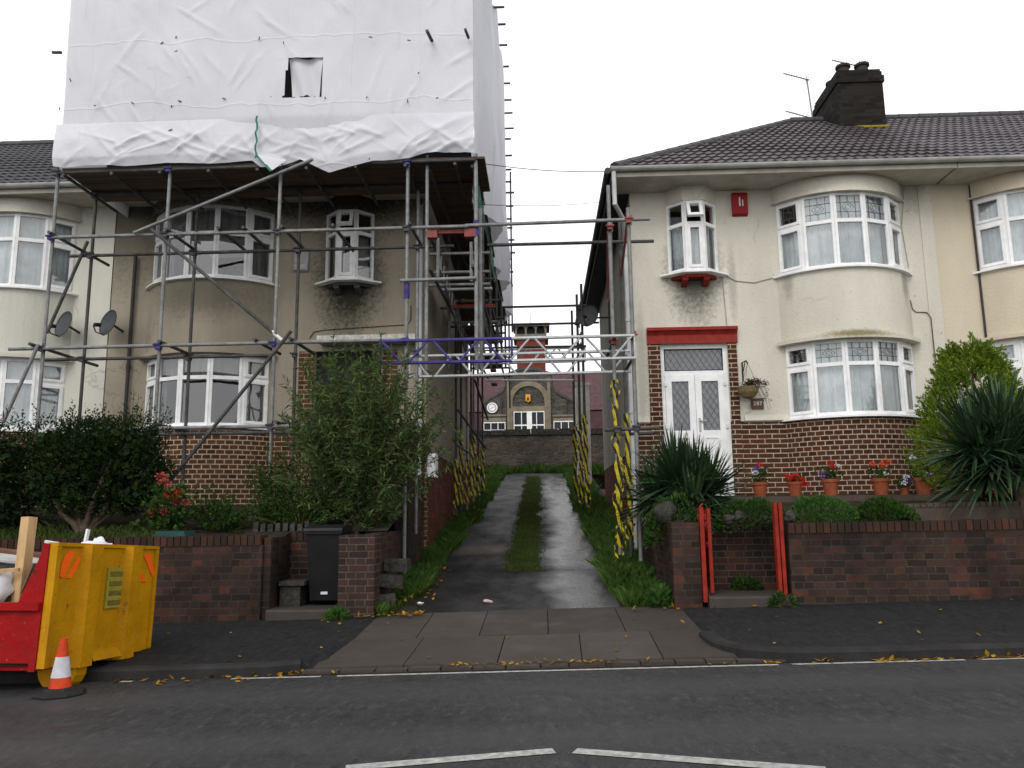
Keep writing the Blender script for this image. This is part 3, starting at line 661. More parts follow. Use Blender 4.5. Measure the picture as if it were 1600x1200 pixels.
def house(name,label,x0,x1,bow,wallm,plm,plm_flat,gable=None,oriel=None,door=None,bowu=(3.80,5.03,4.56),bowl=(1.45,2.63,2.25),loriel=(3.86,5.05,4.66),leads=True,net='net',tile=m_tile,hip=None,nolow=False,roofspan=None,darks=()):
    h=thing(name,label,'house',((x0+x1)/2,WY,EYE-.4))
    E_=EYE; zp=E_+1.43; up=Vector((0,0,1))
    holes=[]
    if bow: holes+=[(bow.cx-.9,bow.cx+.9,E_+bowu[0],E_+bowu[1]),(bow.cx-.9,bow.cx+.9,E_+bowl[0],E_+bowl[1])]
    if oriel: holes+=[(oriel-.36,oriel+.36,E_+loriel[0],E_+loriel[1])]
    if door: holes+=[(door[0],door[1],zp-.001,door[3])]
    w=MB()
    wall_holes(w,x0,x1,zp,EAVE+.2,WY,holes)
    pl=MB()
    dh=[(door[0],door[1],door[2],zp)] if door else []
    wall_holes(pl,x0,x1,E_-1.2,zp,WY+.012,dh)
    # a render bell-cast drip over the plinth
    rb=MB()
    segs=[(x0,x1)]
    cut=[]
    if door: cut.append((door[0]-.21,door[1]+.21))
    if bow: cut.append((bow.cx-1.03,bow.cx+1.03))
    xs=[x0]+[c for cc in sorted(cut) for c in cc]+[x1]
    for a,c in zip(xs[::2],xs[1::2]):
        if c-a>.05: rb=MB(); rb.prism([(a,WY-.002,zp+.10),(a,WY-.03,zp+.005),(a,WY+.01,zp-.02)],(c-a,0,0)); rb.build('bell_cast',wallm,h)
    b2=20.3
    for sx in (x0,x1):
        side=1 if sx==x0 else -1
        wm=1 if gable==('L' if side==1 else 'R') else 0
        a,c=(sx,sx+.24) if side==1 else (sx-.24,sx)
        zz=E_+1.07 if wm else zp
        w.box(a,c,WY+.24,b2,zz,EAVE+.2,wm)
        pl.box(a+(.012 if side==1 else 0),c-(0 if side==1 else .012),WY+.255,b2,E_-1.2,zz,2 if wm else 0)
    w.box(x0+.24,x1-.24,b2-.24,b2,E_-1,EAVE+.2); w.box(x0+.24,x1-.24,WY+.24,b2-.24,E_+3.05,E_+3.25); w.box(x0+.24,x1-.24,WY+.24,b2-.24,E_-.1,E_+.02); w.box(x0+.24,x1-.24,15.6,15.7,E_+.03,EAVE)
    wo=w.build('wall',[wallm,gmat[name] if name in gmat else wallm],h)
    pl.build('plinth',[plm_flat,plm,m_redbrick],h)
    if bow:
        bw=MB(); bow.shell(bw,E_+bowl[1]+.05,E_+bowu[0]-.035); bow.shell(bw,E_+bowl[1]-.005,E_+bowl[1]+.055,dr=.10,th=.3); bw.build('bay_wall',wallm,h)
        bw=MB(); bow.shell(bw,E_+bowu[1],EAVE,dr=.02); bow.shell(bw,E_+bowu[1]-.012,E_+bowu[1]+.012,dr=.045,th=.05); bw.build('bay_head',wallm,h)
        bb=MB(); bow.shell(bb,E_-.5,E_+bowl[0]-.04); bb.build('bay_plinth',plm,h)
        ops={(0,'low'),(0,'top'),(4,'low'),(4,'top')}
        ld={(i,'top') for i in range(5)} if leads else set()
        sp=[bow.p(f,-.02) for f in lin(-.02,1.02,21)]
        window(h,bow.facets(),E_+bowu[0],E_+bowu[1],E_+bowu[2],ops,ld,net,sillpts=sp,dark=darks)
        window(h,bow.facets(),E_+bowl[0],E_+bowl[1],E_+bowl[2],ops,ld,net,sillpts=sp,dark=darks)
    if oriel:
        a,c,tz=(E_+v for v in loriel); ox=oriel
        pts=[Vector((ox-.40,WY-.0,0)),Vector((ox-.155,WY-.24,0)),Vector((ox+.155,WY-.24,0)),Vector((ox+.40,WY,0))]
        window(h,pts,a,c,tz,{(1,'low')},(),net,tilt=(1,'top'),sillpts=[pts[0]+Vector((-.11,0,0)),pts[1]+Vector((-.03,0,0)),pts[2]+Vector((.03,0,0)),pts[3]+Vector((.11,0,0))],posts=.04,dark={(0,'top'),(2,'top'),(1,'top')})
        hd=MB(); pp=[(ox-.47,WY+.05),(ox-.18,WY-.27),(ox+.18,WY-.27),(ox+.47,WY+.05)]
        hd.prism([(x,y,c) for x,y in pp],(0,0,EAVE-c)); hd.build('oriel_head',wallm,h)
        ub=MB(); qq=[(ox-.42,WY+.05),(ox-.17,WY-.22),(ox+.17,WY-.22),(ox+.42,WY+.05)]
        ub.prism([(x,y,a-.05) for x,y in qq],(0,0,-.045)); omat=m_redpaint if name=='cream_house' else m_fascia_dark; ub.build('oriel_base',omat,h)
        for s in (-.17,.17):
            ub=MB(); ub.prism([(ox+s-.045,WY+.02,a-.095),(ox+s-.045,WY-.20,a-.095),(ox+s-.045,WY-.19,a-.14),(ox+s-.045,WY-.06,a-.20),(ox+s-.045,WY+.02,a-.21)],(.09,0,0))
            ub.build('oriel_bracket',omat,h)
    # roof
    r=MB(); ra,rb_=roofspan or (x0,x1); hl=hip
    if hip is not None: roof_front(r,ra,rb_,hipL=hip)
    else: roof_front(r,ra,rb_)
    ye,ze=GY-.03,E_+5.37; cp=math.cos(PITCH)
    ridx=ra if hip is None else hip+(16.6-ye)*HK
    zr=ze+(16.6-ye)*math.tan(PITCH)
    r.quad((ra if hip is None else hip,ye,ze-.01),(rb_,ye,ze-.01),(rb_,16.6,zr-.01),(ridx,16.6,zr-.01))
    r.quad((rb_,21.17,ze),(ra if hip is None else hip,21.17,ze),(ridx,16.6,zr),(rb_,16.6,zr))
    if hip is not None: r.add([(hip,21.17,ze),(hip,ye,ze),(ridx,16.6,zr)],[(0,1,2)])
    ro=r.build('roof',tile,h)
    rc=MB(); ridge_caps(rc,(ridx,16.6,zr+.03),(rb_,16.6,zr+.03))
    if hip is not None: ridge_caps(rc,(hip+.05,ye+.05,ze+.05),(ridx,16.6,zr+.03),.09,.40)
    rc.build('ridge_tile',m_fascia_dark,ro)
    # eaves
    ea=ra if hip is None else hip
    so=MB(); so.box(ea+.03,rb_,GY+.06,WY+.02 if True else 0,EAVE,EAVE+.03); so.build('soffit',m_soffit,h)
    fa=MB(); fa.box(ea,rb_,GY+.03,GY+.058,EAVE-.03,EAVE+.10); fa.build('fascia',m_soffit,h)
    gu=MB(); prof=[(math.cos(PI+PI*k/8)*.062,math.sin(PI+PI*k/8)*.062) for k in range(9)]
    gu.prism([(ea-.02,GY-.035+a,EAVE+.10+c) for a,c in prof]+[(ea-.02,GY-.035+.055,EAVE+.10),(ea-.02,GY-.035-.055,EAVE+.095)],(rb_-ea+.02,0,0)); gu.build('gutter',m_gutter,h)
    if hip is not None:
        s2=MB(); s2.box(hip+.025,x0+.02,WY+.025,21.1,EAVE-.0,EAVE+.03); s2.box(hip-.01,hip+.02,GY+.08,21.1,EAVE-.06,EAVE+.10); s2.tube((hip-.06,GY,EAVE+.07),(hip-.06,21.1,EAVE+.07),.055,8); s2.build('side_eaves',m_fascia_dark,h)
    return h
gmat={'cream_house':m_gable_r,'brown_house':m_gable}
bR=Bow(4.93,1.05,.55); bT=Bow(8.12,1.03); bL=Bow(-5.50,1.07,.56); bF=Bow(-8.86)
HR=house('cream_house','cream rendered end house with brown brick base, red door head and hipped tile roof',1.53,6.45,bR,m_cream,m_brick_head,m_brick,'L',oriel=2.53,door=(1.93,3.01,EYE+.21,EYE+2.70),hip=1.17,roofspan=(1.17,6.55),darks={(0,'top')})
HT=house('tan_house','tan rendered house joined to the right side of the cream house',6.47,12.5,bT,m_tan,m_brick_head,m_brick,None,tile=m_tile_t,roofspan=(6.56,13),leads=False)
HL=house('brown_house','dirty brown pebbledashed house standing behind the scaffolding',-7.22,-1.88,bL,m_brown,m_brickl,m_brickl_s,'R',oriel=-3.18,door=(-3.72,-2.62,EYE+.15,EYE+2.70),leads=False,net='drape',roofspan=(-7.2,-1.5),bowu=(3.86,5.1,4.62),bowl=(1.44,2.6,2.22))
HF=house('yellowed_house','yellowed cream house with white bay windows beside the sheeted house',-12.6,-7.24,bF,m_farcream,m_brickl,m_brickl_s,None,leads=False,tile=m_tile_l,roofspan=(-13,-7.21),bowu=(3.78,5.05,4.6),bowl=(1.44,2.6,2.22))
HF['label']='yellowed cream house with white bay windows left of the brown scaffolded house'

# --- chimney on the party wall of the right-hand pair
ch=MB(); cx0,cx1=X(1310,150,15.6),X(1381,150,15.6); zt_=Z(1345,112,15.6)
ch.box(cx0,cx1,15.6,17.0,EYE+7.4,zt_); ch.box(cx0-.03,cx1+.03,15.57,17.03,zt_-.24,zt_-.10); ch.box(cx0+.02,cx1-.02,15.62,16.98,zt_,zt_+.06)
cho=None
roofR=[o for o in HR.children if o.name.startswith('roof')][0]
cho=ch.build('chimney',m_chim,roofR)
fl=MB(); fl.prism([(cx0-.02,15.59,EYE+7.76),(cx1+.02,15.59,EYE+7.76),(cx1+.06,15.45,EYE+7.70),(cx0-.06,15.45,EYE+7.70)],(0,0,-.03)); fl.prism([(cx0+.25,15.43,EYE+7.71),(cx1-.02,15.43,EYE+7.71),(cx1-.12,15.22,EYE+7.58),(cx0+.30,15.22,EYE+7.58)],(0,0,-.02),1); fl.build('flashing',[m_lead,m_lichen],roofR)
for (px_,py_) in ((cx0+.24,15.85),(cx0+.62,15.82),(cx0+.26,16.5),(cx0+.64,16.55)):
    q=MB(); q.lathe((px_,py_,zt_+.05),[(.15,0),(.125,.06),(.115,.16),(.15,.18),(.15,.23),(.11,.23),(.11,.05)],14); q.build('chimney_pot',m_pot,roofR)

# --- front door of the cream house
E_=EYE; dx0,dx1,dz0,dz1=1.93,3.01,EYE+.21,EYE+2.70
d=MB(); yf=WY+.06
def DB(b,u0,u1,a,c,y0=yf,y1=yf+.06,mi=0): b.box(u0,u1,y0,y1,a,c,mi)
DB(d,dx0,dx0+.065,dz0,dz1); DB(d,dx1-.065,dx1,dz0,dz1); DB(d,dx0+.065,dx1-.065,dz1-.065,dz1); zm=EYE+2.235; DB(d,dx0+.065,dx1-.065,zm-.035,zm+.035); DB(d,dx0+.065,dx1-.065,dz0-.05,dz0+.04)
do=d.build('door_frame',m_upvc,HR)
def glasspanel(b,l,u0,u1,a,c,step,y=yf+.03):
    b.quad((u0,y,a),(u1,y,a),(u1,y,c),(u0,y,c))
    s=step; rr=.0045
    k=-int((c-a)/s)-2
    hx=s*.62
    t0=u0-(c-a)*hx/s
    x=t0
    while x<u1:
        for sg in (1,-1):
            xa,xb=(x,x+(c-a)*hx/s)
            za,zb=(a,c) if sg==1 else (c,a)
            # clip to panel
            def P(f): return (xa+(xb-xa)*f, za+(zb-za)*f)
            f0=max(0,(u0-xa)/(xb-xa)); f1=min(1,(u1-xa)/(xb-xa))
            if f1-f0>.02:
                p,q=P(f0),P(f1); l.tube((p[0],y-.006,p[1]),(q[0],y-.006,q[1]),rr,4,cap=False)
        x+=hx*1.0
g=MB(); l=MB(); glasspanel(g,l,dx0+.085,dx1-.085,zm+.055,dz1-.085,.155)
m_obsc=pm('obscured_door_glass',(.16,.165,.175),.16,0,.15,8,.1,30,.6)
gp=g.build('fanlight',m_obsc,HR); l.build('leading',m_lead,gp)
mid=(dx0+dx1)/2
for (u0,u1,hnd) in ((dx0+.068,mid-.003,0),(mid+.003,dx1-.068,1)):
    b=MB(); z0_,z1_=dz0+.045,zm-.038; s=.10; y0,y1=yf-.012,yf+.045
    pz0,pz1=EYE+1.30,z1_-.10
    DB(b,u0,u0+s,z0_,z1_,y0,y1); DB(b,u1-s,u1,z0_,z1_,y0,y1); DB(b,u0+s,u1-s,z1_-.1,z1_,y0,y1); DB(b,u0+s,u1-s,z0_,pz0,y0+.004,y1)
    b.box(u0+s+.02,u1-s-.02,y0-.006,y0+.003,pz0-.13,pz0-.11); b.box(u0+s+.02,u1-s-.02,y0-.006,y0+.003,pz0-.75,pz0-.73)
    for uu in (u0+s+.02,u1-s-.035): b.box(uu,uu+.015,y0-.006,y0+.003,pz0-.73,pz0-.13)
    do=b.build('door',m_upvc,HR)
    g=MB();l=MB(); glasspanel(g,l,u0+s,u1-s,pz0,pz1,.155,yf+.02); g.build('pane',m_obsc,do); l.build('leading',m_lead,do)
    hb=MB()
    for zz in (EYE+1.36,EYE+2.05): 
        xx=u0-.02 if not hnd else u1-.02
        hb.box(xx,xx+.045,yf-.03,yf-.013,zz-.03,zz+.03)
    hb.build('hinge',m_white,do)
    if hnd:
        q=MB(); q.box(u0+.03,u0+.065,yf-.022,yf-.013,EYE+1.28,EYE+1.50); q.tube((u0+.047,yf-.045,EYE+1.45),(u0+.15,yf-.045,EYE+1.45),.011,8); q.tube((u0+.047,yf-.013,EYE+1.45),(u0+.047,yf-.05,EYE+1.45),.010,8); q.build('handle',m_alu,do)
# brick reveals, red head
b=MB(); b.box(dx0-.20,dx0-.004,WY-.035,WY+.05,EYE-.2,dz1); b.build('door_pilaster',m_brick,HR); b=MB(); b.box(dx1+.004,dx1+.14,WY-.035,WY+.05,EYE-.2,dz1); b.build('door_pilaster',m_brick,HR)
b=MB(); b.prism([(dx0-.21,WY+.02,dz1+.002),(dx0-.21,WY-.05,dz1+.002),(dx0-.21,WY-.05,dz1+.14),(dx0-.21,WY-.09,dz1+.20),(dx0-.21,WY-.12,dz1+.21),(dx0-.21,WY-.12,dz1+.26),(dx0-.21,WY+.02,dz1+.27)],(dx1+.16-dx0+.21,0,0)); b.build('door_head',m_redpaint,HR)
# doorstep
# pilaster strip at the party wall, paler
b=MB(); b.box(6.26,6.465,WY-.018,WY,EYE+1.43,EAVE); b.build('party_strip',m_cream,HR)
# left house: door porch seen in scraps behind the bush
b=MB(); b.box(-3.62,-2.02,WY-.28,WY+.0,EYE+2.80,EYE+2.87); b.box(-3.62,-2.02,WY-.30,WY-.27,EYE+2.77,EYE+2.90); b.build('porch_canopy',pm('flaking_white_paint',(.52,.50,.46),.8,0,.4,14),HL)
b=MB(); b.box(-3.72,-2.62,WY+.12,WY+.17,EYE+.15,EYE+2.70); b.build('door',m_dark,HL)
b=MB(); b.box(-3.98,-3.73,WY-.03,WY+.05,EYE,EYE+2.70); b.build('door_pilaster',m_brickl_s,HL); b=MB(); b.box(-2.60,-2.36,WY-.03,WY+.05,EYE,EYE+2.70); b.build('door_pilaster',m_brickl_s,HL)
# downpipes
def pipe(name,pts,r,mat,par,collars=()):
    b=MB(); b.path(pts,r,10)
    for z in collars: b.tube((pts[-1][0],pts[-1][1],z-.03),(pts[-1][0],pts[-1][1],z+.03),r*1.3,10)
    return b.build(name,mat,par,smooth=False)
pipe('downpipe',[(1.20,GY-.02,EAVE+.04),(1.20,GY-.02,EAVE-.50),(1.36,WY-.45,EAVE-.62),(1.42,WY-.1,EAVE-.85),(1.42,WY-.10,EYE-.55)],.036,m_pipe,HR,(EYE+4.2,EYE+3.1,EYE+1.6))
pipe('downpipe',[(-1.975,WY-.08,EAVE-.1),(-1.975,WY-.08,EYE-.05)],.036,m_pipe,HL,(EYE+3.6,EYE+1.5,EYE+2.5))
pipe('downpipe',[(-6.82,WY-.06,EAVE-.9),(-6.82,WY-.06,EYE)],.030,m_pipe_dark,HL,(EYE+2.5,))
b=MB(); b.box(-1.879,-1.74,12.9,13.25,EYE+.62,EYE+1.0); b.build('meter_box',m_white,HL)
# cables on the cream house
def cable(pts,par,mat=None,r=.007):
    b=MB(); b.path(pts,r,4); return b.build('cable',mat or m_wire,par)
m_cab=pm('pale_cable',(.33,.30,.26),.7)
cable([(2.98,WY-.01,EYE+3.88),(3.2,WY-.012,EYE+3.74),(3.5,WY-.012,EYE+3.70),(3.9,WY-.012,EYE+3.80)],HR,m_cab)
cable([(2.99,WY-.01,EYE+3.85),(3.02,WY-.01,EYE+3.0)],HR,m_cab)
cable([(5.98,WY-.012,EYE+3.35),(6.0,WY-.012,EYE+3.2),(6.05,WY-.012,EYE+3.15),(6.22,WY-.012,EYE+3.14),(6.27,WY-.03,EYE+3.05),(6.27,WY-.03,EYE+1.45)],HR)
cable([(6.05,WY-.012,EAVE-.02),(6.0,WY-.012,EYE+4.9),(5.95,WY-.012,EYE+4.6),(6.0,WY-.012,EYE+3.9)],HR,m_cab)
b=MB(); b.path([(6.62,WY-.012,EAVE-.02),(6.62,WY-.012,EYE+1.45)],.012,6)
pipe('downpipe',[(7.10,WY-.03,EAVE-.02),(7.10,WY-.03,EYE+1.4)],.018,m_pipe_dark,HT)
cable([(-3.82,WY-.01,EYE+2.92),(-3.75,WY-.012,EYE+3.03),(-3.55,WY-.012,EYE+3.06),(-2.2,WY-.012,EYE+3.12),(-2.14,WY-.012,EYE+3.2),(-2.14,WY-.012,EYE+3.45)],HL)
# gable windows and the meter box
b=MB(); b.box(1.50,1.528,16.6,17.3,EYE+3.7,EYE+4.6); b.build('gable_window',m_dark,HR)
# things fixed to the walls
t=thing('alarm_box','red burglar alarm box with two white strokes high on the cream wall','alarm',(3.33,WY,EYE+4.85))
b=MB(); b.prism([(3.21,WY-.002,EYE+4.84),(3.21,WY-.07,EYE+4.87),(3.21,WY-.10,EYE+5.18),(3.21,WY-.06,EYE+5.24),(3.21,WY-.002,EYE+5.24)],(.25,0,0)); b.build('cover',m_alarm,t)
b=MB(); b.box(3.315,3.335,WY-.106,WY-.085,EYE+4.99,EYE+5.14); b.box(3.365,3.38,WY-.106,WY-.085,EYE+4.99,EYE+5.10); b.build('emblem',m_white,t)
t=thing('alarm_box','dirty white alarm box fixed between the windows of the brown house','alarm',(-3.98,WY,EYE+4.1))
b=MB(); b.prism([(-4.11,WY-.002,EYE+4.05),(-4.11,WY-.09,EYE+4.08),(-4.11,WY-.09,EYE+4.19),(-4.11,WY-.05,EYE+4.22),(-4.11,WY-.05,EYE+4.42),(-4.11,WY-.002,EYE+4.43)],(.24,0,0)); b.build('cover',pm('grimy_white_plastic',(.42,.41,.40),.6,0,.2,8),t)
b=MB(); b.box(-4.07,-3.91,WY-.098,WY-.088,EYE+4.10,EYE+4.17); b.build('strobe',m_pipe,t)
# satellite dishes
def dish(name,label,p,aim,arm,flip=1,sc=1):
    t=thing(name,label,'satellite dish',p); p=Vector(p); aim=Vector(aim).normalized()
    sd=aim.cross(Vector((0,0,1))).normalized(); upv=sd.cross(aim)
    c=p+Vector(arm); b=MB(); n=22; vs=[];fs=[]
    for ring in range(6):
        rr=ring/5
        for k in range(n):
            wv=2*PI*k/n; q=c+sd*(math.cos(wv)*rr*.26*sc)+upv*(math.sin(wv)*rr*.30*sc)+aim*(.075*sc*rr*rr)
            vs.append(q)
    for ring in range(6):
        rr=ring/5
        for k in range(n):
            wv=2*PI*k/n; vs.append(c+sd*(math.cos(wv)*rr*.26*sc)+upv*(math.sin(wv)*rr*.30*sc)+aim*(.075*sc*rr*rr-.012))
    for base in (0,6*n):
        for r_ in range(5):
            for k in range(n):
                k2=(k+1)%n; q=(base+r_*n+k,base+r_*n+k2,base+(r_+1)*n+k2,base+(r_+1)*n+k); fs.append(q if base else q[::-1])
    for k in range(n): fs.append((5*n+k,5*n+(k+1)%n,11*n+(k+1)%n,11*n+k))
    b.add(vs,fs); b.build('reflector',m_dish,t,smooth=True)
    b=MB(); b.path([p,c-aim*.05,c-aim*.012],.02,8); b.build('wall_bracket',m_pipe_dark,t)
    f=c+aim*.36*sc-upv*.20*sc
    b=MB(); b.path([c-upv*.30*sc+aim*.05,c-upv*.31*sc+aim*.2,f],.011,6); b.build('feed_arm',m_pipe_dark,t)
    b=MB(); b.tube(f-aim*.02+upv*.02,f-aim*.11+upv*.06,.032,10); b.build('receiver',m_black,t)
    return t
dish('satellite_dish','grey satellite dish on the yellowed cream wall, nearer the bay window',at(124,520,WY),(-.42,-.86,.22),(-.05,-.30,.06),sc=.76)
dish('satellite_dish','grey satellite dish at the corner where cream wall meets brown wall',at(192,518,WY),(-.42,-.86,.22),(-.05,-.30,.06),sc=.76)
dish('satellite_dish','dark grey satellite dish on the side wall of the cream house above the lane',(1.52,16.2,EYE+4.02),(-.35,-.9,.3),(-.52,-.05,.0),sc=.85)

# house number plaque
t=thing('house_number_plaque','brown square plaque lettered 287 by the front door','plaque',at(1183,638,WY))
p=at(1183,631,WY)
b=MB(); b.box(p.x-.095,p.x+.095,WY-.03,WY-.001,p.z-.085,p.z+.085); b.box(p.x-.082,p.x+.082,WY-.034,WY-.03,p.z-.072,p.z+.072); b.build('board',pm('brown_plaque',(.16,.085,.055),.6,0,.2,12),t)
def text(s,p,size,mat,parent,name='lettering',rx=PI/2,rz=0,depth=.004):
    cu=bpy.data.curves.new(name,'FONT'); cu.body=s; cu.size=size; cu.extrude=depth; cu.align_x='CENTER'; cu.align_y='CENTER'; cu.space_character=1.15; cu.offset=.0015
    o=bpy.data.objects.new('tmp',cu); C.objects.link(o); bpy.context.view_layer.update()
    me=bpy.data.meshes.new_from_object(o.evaluated_get(bpy.context.evaluated_depsgraph_get())); bpy.data.objects.remove(o); bpy.data.curves.remove(cu)
    me.materials.clear(); me.materials.append(mat); q=bpy.data.objects.new(name,me); C.objects.link(q); q.parent=parent; q.location=Vector(p)-ROOT[parent.name]; q.rotation_euler=(rx,0,rz); me.name=name
    ROOT[q.name]=Vector(p); return q
text('287',(p.x,WY-.037,p.z),.085,m_white,t)

# aerials on the roof
def aerial(label,base,h,boomL,els,lean=.03,zb=0):
    t=thing('tv_aerial',label,'aerial',base); b=Vector(base); top=b+Vector((-lean,0,h))
    q=MB(); q.tube(b,top,.016,6); q.build('mast',m_steel,t)
    q=MB(); a=top+Vector((.05,0,-.02)); e=top+Vector((-boomL,-.15,.07)); q.tube(a,e,.013,6)
    for k in range(els):
        c=a.lerp(e,.12+.85*k/els); q.tube(c+Vector((.03,.13,0)),c-Vector((.03,.13,0)),.004,4)
    for k in range(3):
        c=a.lerp(e,.08); q.tube(c+Vector((0,.15,.06*(k-1))),c-Vector((0,.15,-.06*(k-1))),.005,4)
    q.build('boom',m_steel,t); return t
p=at(1270,188,16.6); aerial('tall thin roof aerial standing on the ridge beside the chimney',(p.x,16.6,EYE+8.45),.97,.55,9,.06)
p=at(1370,110,16.9); t=aerial('roof aerial strapped to the top of the sooty chimney',(cx1+.06,16.6,EYE+8.7),1.0,.62,9,.10)
p=at(1262,182,16.7); aerial('short roof aerial lying low along the ridge',(p.x,16.75,EYE+8.45),.16,.5,6,.0)
# ================================================================ scaffolding
YO,YI=10.9,11.7
SC=thing('scaffolding','tube scaffolding wrapped round the brown house and bridging the lane','scaffolding',(-3.5,YO,EYE-.3))
def tube(name,p,q,r=.026,mat=m_steel,par=SC):
    b=MB(); b.tube(p,q,r,9); return b.build(name,mat,par,smooth=False)
zA=Z(600,360,YO); zB=Z(300,541,YO); zC=Z(300,669,YO); zD=EYE+5.08
xo=[X(76,450,YO),X(255,450,YO),X(434,400,YO),X(636,400,YO)]
xi=[X(138,470,YI),X(303,430,YI),X(466,420,YI),X(652,500,YI)]
def coupler(p,mat=None):
    p=Vector(p); b=MB(); rr=random.uniform(.65,.95)
    b.box(p.x-.045*rr,p.x+.045*rr,p.y-.05,p.y+.03,p.z-.05*rr,p.z+.05*rr); b.tube((p.x-.06,p.y-.055,p.z+.02),(p.x+.06,p.y-.055,p.z+.02),.014,6); b.tube((p.x+.03,p.y-.03,p.z-.075),(p.x+.03,p.y-.03,p.z+.075),.012,6)
    return b.build('coupler',mat or random.choice([m_coupler,m_coupler,m_coupler_p]),SC)
random.seed(21)
for x in xo: tube('standard',(x,YO,EYE-(.75 if x>-2 else .3)),(x,YO,zD+.05),mat=m_steel)
for x in xi: tube('standard',(x,YI,EYE-.25),(x,YI,zD-.02),.025,mat=m_steel_d if x<-2 else m_steel)
s5=tube('standard',(X(666,400,YO),YO+.05,zB-.4),(X(666,400,YO),YO+.05,zD+.12))
s6=tube('standard',(X(744,400,YO),YO,zB-.42),(X(744,400,YO),YO,zD+.1),.030,m_steel)
tube('standard',(X(751,450,11.05),11.05,zB-.40),(X(751,450,11.05),11.05,EYE+4.4),.026,m_steel)
# ledgers
xl=X(78,373,YO)
tube('ledger',(xl,YO-.055,zA),(-1.0,YO-.055,zA+.01)); tube('ledger',(-1.05,YO-.055,zA+.02),(X(1015,355,YO),YO-.055,zA+.05))
tube('ledger',(X(112,406,YI),YI-.055,zA-.01),(-1.3,YI-.055,zA),mat=m_steel_d); tube('ledger',(X(762,390,YI),YI-.055,zA),(X(1021,386,YI),YI-.055,zA+.0),mat=m_steel_d)
tube('ledger',(X(18,545,YO),YO-.055,zB),(X(640,532,YO),YO-.055,zB+.02)); tube('ledger',(X(70,563,YI),YI-.055,zB),(X(430,558,YI),YI-.055,zB),mat=m_steel_d)
tube('ledger',(-6.9,YO-.055,zC),(-2.6,YO-.055,zC)); tube('ledger',(-6.9,YI-.055,zC),(-2.6,YI-.055,zC),mat=m_steel_d)
tube('ledger',(-7.05,YO-.05,zD-.03),(-.9,YO-.05,zD-.01),mat=m_steel_d); tube('ledger',(-7.0,YI-.05,zD-.03),(-.9,YI-.05,zD-.03),mat=m_steel_d)
tube('ledger',(X(626,440,YO),YO-.05,Z(626,440,YO)),(-.9,YO-.05,Z(740,436,YO)))
# transoms
for x,ex,z in [(xo[0]+.02,.62,zA),(xo[1]+.05,.15,zA),(X(346,363,YO),.15,zA),(X(385,363,YO),.15,zA),(xo[2]+.08,.1,zA),(X(523,359,YO),.2,zA),(xo[3]+.05,.1,zA),
             (xo[0]-.12,.75,zB),(xo[1]+.05,.1,zB),(X(402,535,YO),.1,zB),(X(458,533,YO),.15,zB),(xo[1]+.05,.1,zC),(xo[2]+.1,.1,zC)]:
    tube('transom',(x,YO-.14,z+.052),(x+.03,YI+ex,z+.052),.024,m_steel_d)
for k in range(9):
    x=-6.95+k*.72; tube('transom',(x,YO-.1,zD-.08),(x+.02,12.25,zD-.08),.024,m_steel_d)
for x in xo:
    for z in (zA,zB,zD-.03): coupler((x,YO-.03,z))
for x in xo[1:3]: coupler((x,YO-.03,zC))
for x in xi:
    for z in (zA,zB,zD-.05): coupler((x,YI-.03,z),m_coupler)
for x,z in ((xo[3],EYE+3.15),(X(744,400,YO),EYE+4.05)):
    b=MB(); b.tube((x,YO,z-.11),(x,YO,z+.11),.042,8); b.build('sleeve',m_purple,SC)
# braces
def brace(a,b_,Y,mat=m_steel,dy=0):
    p=at(*a,Y); q=at(*b_,Y+dy); tube('brace',p,q,.025,mat)
brace((209,364),(489,249),YO-.12,m_steel); brace((235,357),(432,524),YO-.10,m_steel_d); brace((425,518),(441,532),YO-.10,m_white)
brace((137,377),(73,521),YI-.1,m_steel_d); brace((60,538),(5,660),YO-.1,m_steel); brace((455,517),(262,756),YO-.16,m_steel_d)
# deck under the sheeted storey
random.seed(5)
for (y0,y1,x0,x1) in ((YO-.05,12.05,-7.0,-.75),):
    n=5; wd=(y1-y0)/n
    for i in range(n):
        b=MB(); x=x0
        while x<x1:
            L=min(random.uniform(2.2,3.9),x1-x); b.box(x,x+L-.012,y0+wd*i+.004,y0+wd*(i+1)-.004,zD+.0+random.uniform(0,.006),zD+.04); x+=L
        b.build('deck_board',m_board,SC)
# gable side: lift running back along the lane
xe=X(744,400,YO); xn=-1.58
stz=EYE-.55
def standard(x,y,z0,z1,mat=m_steel_d,r=.026,tape=None):
    o=tube('standard',(x,y,z0),(x,y,z1),r,mat)
    if tape:
        b=MB(); z=tape[0]; pts=[];rs=[]
        while z<tape[1]:
            pts.append((x+random.gauss(0,.010),y,z)); rs.append(random.uniform(.030,.048)); z+=.07
        b.path(pts,rs,7)
        for _ in range(int((tape[1]-tape[0])*9)):   # loose loops
            z=random.uniform(*tape); a=random.uniform(0,2*PI); d=Vector((math.cos(a),math.sin(a)*.6,0))*.05; zz=Vector((0,0,1))
            p=Vector((x,y,z)); P=[p+d*.6,p+d*1.7-zz*.05,p+d*1.5-zz*.16,p+d*.6-zz*.2]; wv=Vector((0,0,.045))
            for u,v_ in zip(P,P[1:]): b.quad(u,v_,v_+wv,u+wv)
        b.build('hazard_tape',m_tape,o)
    return o
random.seed(9)
for y in (12.4,14.2,16.2,18.2,20.2): standard(xe-.02,y,EYE+.184*y,zD+.2)
for y in (13.4,15.0): standard(xn,y,EYE+.184*y,zD)
